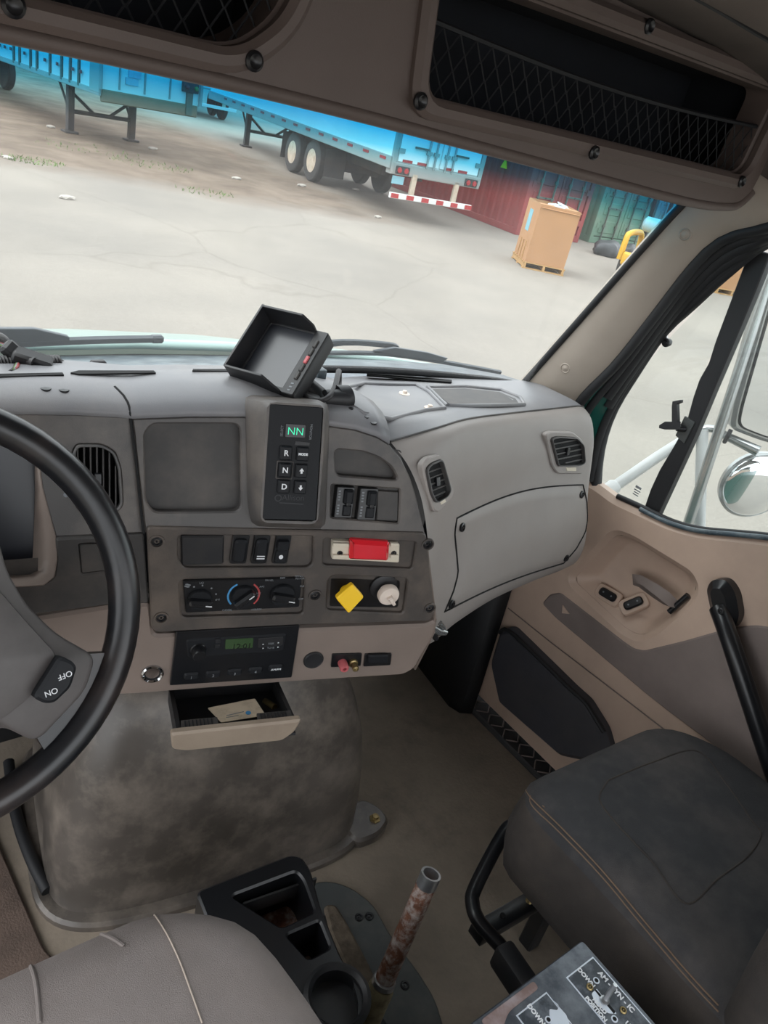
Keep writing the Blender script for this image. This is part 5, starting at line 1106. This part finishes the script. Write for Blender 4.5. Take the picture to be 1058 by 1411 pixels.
# ------------------------------------------------------------------ pulled out tray with card
da = .085
TLr, TRr = FS.w(247, 1006, da), FS.w(411, 990, da); wdt = (TRr - TLr).length
FT = Fr(TLr, (TRr - TLr), n=FS.n)
tr_ = thing('ashtray_drawer', 'tan open ashtray drawer hanging below the radio', 'drawer', FT.p(wdt / 2, -.05, -.05))
panel('drawer_front', FT, [(-.012, 0), (wdt + .004, .002), (wdt - .004, -.022), (wdt - .02, -.036), (.01, -.036), (-.008, -.03)], -.004, .006, 'drawer_tan', tr_, .006, .003)
dpth = .115
for x in (0.0, wdt - .006): panel('drawer_side', Fr(FT.p(x, 0, 0), -FT.n, n=FT.u), [(0, -.002), (dpth, -.032), (dpth, -.058), (0, -.032)], -.003, .003, 'black_plastic', tr_, .002)
panel('drawer_bottom', Fr(FT.p(0, -.03, 0), FT.u, n=FT.v + FT.n * -.22), [(0, 0), (wdt, 0), (wdt, dpth), (0, dpth)], -.002, .002, 'black_plastic', tr_)
panel('drawer_back', FT.sub(0, 0, -dpth), [(0, -.032), (wdt, -.032), (wdt, -.058), (0, -.058)], -.002, .002, 'black_plastic', tr_)
for x in (.004, wdt * .66): panel('ribbed_lip', Fr(FT.p(x, -.004, -.004), FT.u, n=FT.v), [(0, 0), (wdt * .3, 0), (wdt * .3, .016), (0, .016)], -.002, .001, 'dash_recess', tr_, .001); [panel('rib', Fr(FT.p(x + .004 + k * .005, -.003, -.004), FT.u, n=FT.v), [(0, .002), (.002, .002), (.002, .014), (0, .014)], 0, .0015, 'black_plastic', tr_) for k in range(8)]
tube('latch_spring', [FT.p(wdt * .82, -.07, -dpth + .02), FT.p(wdt * .84, -.046, -dpth + .03), FT.p(wdt * .9, -.04, -dpth + .05)], .005, 'brass', tr_, 8)
FCd = Fr(FT.p(wdt * .5, -.022, -.04), FT.u, n=FT.v + FT.n * -.1)
cd = thing('business_card', 'stained cream business card lying in the open drawer', 'card', FCd.o)
cp_ = [FCd.ab(a, b) for a, b in ((286, 976), (351, 963), (366, 986), (305, 996))]
panel('card_sheet', FCd, cp_, 0, .0008, 'paper', cd, .002)
q = FCd.ab(342, 983); panel('card_mark', FCd, ell(.004, .004, 14, *q), .0006, .0012, 'blue_print', cd); panel('card_line', FCd.sub(*FCd.ab(324, 984), 0, .2), rect(.026, .0012), .0006, .0012, 'grey_print', cd); panel('card_line', FCd.sub(*FCd.ab(320, 988), 0, .12), rect(.018, .001), .0006, .0012, 'grey_print', cd)
# ------------------------------------------------------------------ seats
def cushion(name, outline, z0, z1, m, parent, r=.08, bulge=.012, edge=.05, side=None):
    lp = ccw(rnd(outline, r, 8)); lp = [tuple(p) for p in resamp2(lp, 72)]; c = V((sum(p[0] for p in lp) / 72, sum(p[1] for p in lp) / 72)); vs, fs = [], []
    prof_ = [(z0, .03), (z0 + .015, .008), (z0 + .05, 0), ((z0 + z1) / 2, -.006), (z1 - edge, 0)] + [(z1 - edge + edge * math.sin(t * math.pi / 10), edge * (1 - math.cos(t * math.pi / 10))) for t in (1, 2, 3, 4, 5)]
    for z, i in prof_: vs += [V((a, b, z)) for a, b in off(lp, i)]
    last = off(lp, edge)
    for s in (.85, .68, .5, .32, .15): vs += [V((c.x + (a - c.x) * s, c.y + (b - c.y) * s, z1 + bulge * (1 - s * s))) for a, b in last]
    k = len(vs) // 72
    for j in range(k - 1):
        for i in range(72): fs.append((j * 72 + i, j * 72 + (i + 1) % 72, (j + 1) * 72 + (i + 1) % 72, (j + 1) * 72 + i))
    fs.append(tuple(range((k - 1) * 72, k * 72))); fs.append(tuple(range(72))[::-1]); ob = obj(name, vs, fs, m, parent, 60)
    if side:
        ob.data.materials.append(MT[side])
        for pl2 in ob.data.polygons:
            if pl2.index < 72 * 5: pl2.material_index = 1
    return ob
mat('seat_grey', (130, 122, 119), .95, mott=.06, scale=30, bump=.5, bscale=1100, dirt=(122, 111, 103), dirt_amt=.4, dscale=5)
ds = thing('driver_seat', 'grey brown cloth driver seat cushion beside the steering wheel', 'seat', (-.33, .2, 0))
dc = cushion('cushion', [(-.60, -.15), (-.055, -.15), (-.058, .30), (-.075, .43), (-.16, .492), (-.32, .495), (-.60, .495)], .40, .545, 'seat_grey', ds, .10, .012, .06); tdc = bvh(dc)
box('seat_base', (-.33, .15, .206), (.36, .42, .386), 'black_plastic', ds, .02)
def on(t, pxs, d=.001): return [(lambda h: h[0] + h[1] * d)(hit(t, p.x, p.y)) for p in cr([(a, b, 0) for a, b in pxs], 8)]
tube('stitching', on(tdc, [(184, 1244), (205, 1254), (225, 1280), (245, 1320), (262, 1365), (278, 1410)]), .0009, 'thread_pale', ds, 5)
tube('seam_piping', on(tdc, [(330, 1234), (365, 1256), (395, 1292), (420, 1335), (440, 1375), (452, 1410)]), .003, 'seat_grey', ds, 6)
for p in ([(88, 1286), (120, 1284), (150, 1292), (170, 1304)], [(-10, 1322), (15, 1316), (35, 1322), (48, 1350), (54, 1410)]): tube('seam', on(tdc, p), .002, 'seat_grey', ds, 6)
ps_ = thing('passenger_seat', 'charcoal cloth passenger seat with brown stitching by the door', 'seat', (.63, .15, 0))
pc = cushion('cushion', [(.395, -.12), (.85, -.12), (.85, .34), (.78, .44), (.44, .455), (.40, .42)], .285, .475, 'seat_dark', ps_, .07, .008, .045, 'seat_side'); tpc = bvh(pc)
for o_ in (0, 9): tube('stitching', on(tpc, [(724 + o_ * .8, 1088 + o_), (735, 1103 + o_), (775, 1142 + o_), (830, 1200 + o_), (890, 1272 + o_), (950, 1342 + o_), (990, 1385 + o_)]), .0011, 'thread', ps_, 5)
tube('seam_piping', on(tpc, [(723, 1088), (735, 1108), (775, 1147), (830, 1205), (890, 1277), (950, 1347), (988, 1389)], -.001), .003, 'seat_dark', ps_, 6)
tube('seat_crease', on(tpc, [(838, 1075), (900, 1050), (960, 1035), (1000, 1080), (1035, 1130), (1048, 1150), (1030, 1180), (990, 1210), (945, 1245), (900, 1190), (845, 1130), (826, 1100), (838, 1075)], .0), .0016, 'seat_side', ps_, 6)
bk = box('backrest', (.635, -.045, .72), (.51, .22, .6), 'seat_dark', ps_, .05, Fr((0, 0, 0), (1, 0, 0), (0, 1, 0)), 5)
tube('side_bolster', [V((.415, .03, .46)), V((.412, .035, .6)), V((.412, .03, .8)), V((.415, .0, .98))], [.04, .048, .048, .04], 'seat_side', ps_, 16, sm=4)
wbox('seat_base', (.58, -.1, 0.001), (.82, .22, .284), 'black_plastic', ps_, .02)
# front handle and rail of the passenger seat
sr = thing('seat_slide_bar', 'black bent steel tube with plastic grip below the passenger seat', 'seat bar', (.4, .35, 0))
bp_ = [at(722, 1140, z=.27), at(705, 1138, z=.265), at(690, 1155, z=.255), at(655, 1222, z=.21), at(651, 1245, z=.20), at(660, 1270, z=.195), at(690, 1304, z=.185), at(705, 1325, z=.18)]
tube('tube', bp_, .0125, 'black_gloss', sr, 14, sm=5)
G = Fr(at(705, 1335, z=.185), (at(735, 1372, z=.185) - at(690, 1305, z=.185)), n=(0, 0, 1)); box('grip', (.012, 0, 0), (.09, .036, .05), 'black_plastic', sr, .008, G); box('grip_tab', (-.025, .022, -.005), (.012, .006, .012), 'lens_red', sr, .002, G, 1)
q0, q1 = at(678, 1275, z=.165), at(768, 1222, z=.165); G = Fr(q0, (q1 - q0), n=(0, 0, 1)); Lb = (q1 - q0).length
box('cross_rail', (Lb / 2, 0, 0), (Lb + .08, .032, .022), 'black_gloss', sr, .003, G)
for a in (.02, Lb * .9): lathe('rail_bolt', G.sub(a, 0, .011), [(.005, 0), (.005, .004), (0, .004)], 'void', sr, 10)
lathe('adjust_stud', G.sub(Lb * .52, 0, .011), [(.007, 0), (.005, .004), (.004, .02), (.0055, .026), (0, .028)], 'brass', sr, 12)
for a, s in ((Lb * .72, 1),): box('rail_foot', (a + .04, 0, -.09), (.03, .03, .16), 'black_plastic', sr, .003, G, 1)
# ------------------------------------------------------------------ cup holder console
FC = Fr((0, 0, .30), (1, 0, 0), n=(0, 0, 1)); FC.o = V((0, 0, .30)); FCb = FC
ch = thing('cup_holder_console', 'black plastic cup holder console beside the driver seat', 'console', (.04, .42, 0))
o_ = FC.poly([(270, 1228), (400, 1177), (416, 1180), (428, 1198), (442, 1250), (470, 1318), (487, 1345), (497, 1380), (494, 1440), (440, 1480)]) + [(-.045, .28), (-.045, .56)]
cup = FC.ab(464, 1376); rc = .036
panel('console_body', FC, o_, -.12, 0, 'black_gloss', ch, .01, .003, [(FC.poly([(318, 1234), (408, 1200), (418, 1212), (434, 1256), (388, 1278)]), .008), (FC.poly([(394, 1288), (440, 1268), (455, 1306), (425, 1322)]), .006), (ell(rc, rc, 28, *cup), 0)])
panel('console_floor', FC, off(ccw(o_), .006), -.12, -.085, 'rust', ch, .01)
box('divider', (0, 0, 0), (.12, .004, .03), 'black_plastic', ch, .001, Fr(FC.w(385, 1235, -.035), FC.w(425, 1220, -.035) - FC.w(325, 1255, -.035), n=(0, 0, 1)))
lathe('cup_ring', FC.sub(*cup, 0), [(rc * 1.02, -.02), (rc * 1.25, -.004), (rc * 1.28, .006), (rc * 1.12, .010), (rc * .98, .004), (rc * .95, -.03), (rc * .8, -.05)], 'black_plastic', ch, 32)
box('pedestal', (.035, .44, .09), (.13, .22, .18), 'black_plastic', ch, .01)
G = Fr(FC.w(384, 1236, -.06), FC.w(400, 1226, -.06) - FC.w(372, 1248, -.06), n=(0, -.4, 1)); em = tag(panel('foil_tag', G, ell(.016, .0045, 20), 0, .0015, 'worn_steel', None, 0, .0005), 'small oval metal tag lying inside the cup holder console', 'tag')
# ------------------------------------------------------------------ floor cover plate, lever
F0 = Fr((0, 0, .0), (1, 0, 0), (0, 1, 0))
pc_ = thing('shift_cover_plate', 'dark grey rubber cover plate bolted to the floor by the rusty lever', 'plate', at(545, 1330, z=0))
F2p = Fr((0, 0, .012), (1, 0, 0), (0, 1, 0))
ppx('plate', F2p, [(425, 1216), (455, 1212), (485, 1222), (515, 1245), (540, 1290), (575, 1335), (600, 1375), (615, 1425), (600, 1480), (470, 1480), (430, 1300)], -.011, .004, 'cover_plate', pc_, .02, .004)
ppx('torn_foam', F2p, [(446, 1246), (462, 1244), (474, 1262), (500, 1310), (520, 1350), (505, 1362), (478, 1335), (455, 1285)], .003, .012, 'foam', pc_, .01, .005)
ppx('inner_seal', F2p, [(440, 1262), (455, 1258), (470, 1300), (510, 1370), (545, 1430), (500, 1460), (450, 1380)], .003, .007, 'black_rubber', pc_, .012, .002)
for a, b in ((494, 1266), (508, 1265), (557, 1360)): q = F2p.ab(a, b); screw(F2p.sub(*q, .005), .008, pc_)
lv = thing('lever_pipe', 'rusty steel lever tube standing beside the cup holder console', 'lever', at(500, 1420, z=.02))
p0, p1 = at(497, 1425, z=.03), at(594, 1204, z=.34); ax = (p1 - p0)
G = Fr(p0, V((1, 0, 0)) - ax.normalized() * ax.normalized().x, n=ax); Ll = ax.length; r = .0158
lathe('tube', G, [(r, Ll * .30), (r, Ll * .93), (r * .98, Ll * .935)], 'rust', lv, 24); lathe('tube_end', G, [(r * 1.01, Ll * .93), (r * 1.01, Ll), (r * .8, Ll), (r * .78, Ll * .93), (0, Ll * .92)], 'worn_steel', lv, 24); lathe('lower_sleeve', G, [(r * 1.38, -.02), (r * 1.34, Ll * .30), (r * 1.2, Ll * .32), (r, Ll * .325)], 'peel', lv, 24)
lathe('clamp_collar', G, [(r * 1.05, Ll * .325), (r * 1.25, Ll * .33), (r * 1.2, Ll * .355), (r * 1.02, Ll * .36)], 'worn_steel', lv, 24)
# ------------------------------------------------------------------ control box between the seats
FX = Fr((0, 0, .45), (0, -1, 0), n=(0, 0, 1))
cx_ = thing('control_box', 'scratched metal control box with toggle switch between the seats', 'control box', (.16, .05, 0))
panel('box_body', FX, [(-.222, .0), (-.222, .312), (.2, .312), (.2, .0)], -.40, -.003, 'black_plastic', cx_, .006, .003)
panel('top_plate', FX, [(-.226, -.004), (-.226, .314), (.204, .314), (.204, -.004)], -.004, 0, 'plate_metal', cx_, .006, .0015)
def lab(pts, m1='plate_black'):
    p = FX.poly(pts); panel('label_border', FX, p, -.001, .0006, 'plate_bare', cx_); return panel('label_plate', FX, off(ccw(p), .0018), 0, .001, m1, cx_)
pA = FX.ab(816.5, 1318.5); pB = FX.ab(779.5, 1347); wA = pA[1] - pB[1]
def labrect(a0, b1, la, wb):
    p = [(a0, b1), (a0 + la, b1), (a0 + la, b1 - wb), (a0, b1 - wb)]; panel('label_border', FX, p, -.001, .0006, 'plate_bare', cx_); return panel('label_plate', FX, off(ccw(p), .0018), 0, .001, 'plate_black', cx_)
LA = labrect(pA[0], pA[1], .14, wA); pC = FX.ab(752.5, 1367); pDd = FX.ab(711, 1400); LB = labrect(pC[0], pC[1], .14, pC[1] - pDd[1])
text('lettering', 'AM - SYN - IC', FX.sub(*FX.ab(848, 1367), .0012), .0092, 'white_print', LA, bold=.0003)
text('lettering', 'DOWN', FX.sub(*FX.ab(807, 1348), .0012), .0078, 'white_print', LA, bold=.0003); text('lettering', 'UP', FX.sub(*FX.ab(866, 1414), .0012), .0078, 'white_print', LA, bold=.0003)
text('lettering', 'HOLD\nPOSITION', FX.sub(*FX.ab(823, 1389), .0012), .0072, 'white_print', LA, bold=.0003); text('lettering', 'DOWN', FX.sub(*FX.ab(738, 1399), .0012), .0078, 'white_print', LB, bold=.0003)
ppx('bare_patch', FX, [(815, 1369), (822, 1362), (838, 1383), (850, 1397), (838, 1396), (820, 1382)], .0005, .0014, 'plate_bare', LA, .002); ppx('bare_patch', FX, [(757, 1398), (757, 1390), (768, 1392), (770, 1385), (762, 1378), (780, 1398), (790, 1425), (760, 1425)], .0005, .0014, 'plate_bare', LB, .002)
ppx('slot', FX, [(819, 1364), (821, 1363), (848, 1394), (846, 1397)], .0008, .0018, 'void', LA, .001)
for a, b in ((812, 1361), (858, 1393)): screw(FX.sub(*FX.ab(a, b), .001), .0045, cx_, 'brass')
for a, b in ((821, 1352), (846, 1405), (755, 1406)): panel('hole_ring', FX.sub(*FX.ab(a, b)), ell(.0042, .0042, 16), .0008, .0018, 'plate_bare', cx_); panel('hole', FX.sub(*FX.ab(a, b)), ell(.0026, .0026, 12), .0015, .0021, 'void', cx_)
tg = thing('toggle_switch', 'small steel toggle lever on the control box label', 'switch', FX.w(833, 1380)); tube('lever', [FX.w(832, 1381), FX.p(*FX.ab(834, 1377), .012), FX.p(*FX.ab(836, 1376), .03)], [.0035, .0035, .0028], 'worn_steel', tg, 12, sm=3); lathe('bushing', FX.sub(*FX.ab(832, 1380), .001), [(.006, 0), (.006, .003), (.004, .004), (0, .004)], 'worn_steel', tg, 12)
panel('painted_patch', FX, FX.poly([(660, 1408), (735, 1352), (742, 1362), (700, 1395), (690, 1425)]), -.001, .0008, 'faded_patch', cx_, .008)
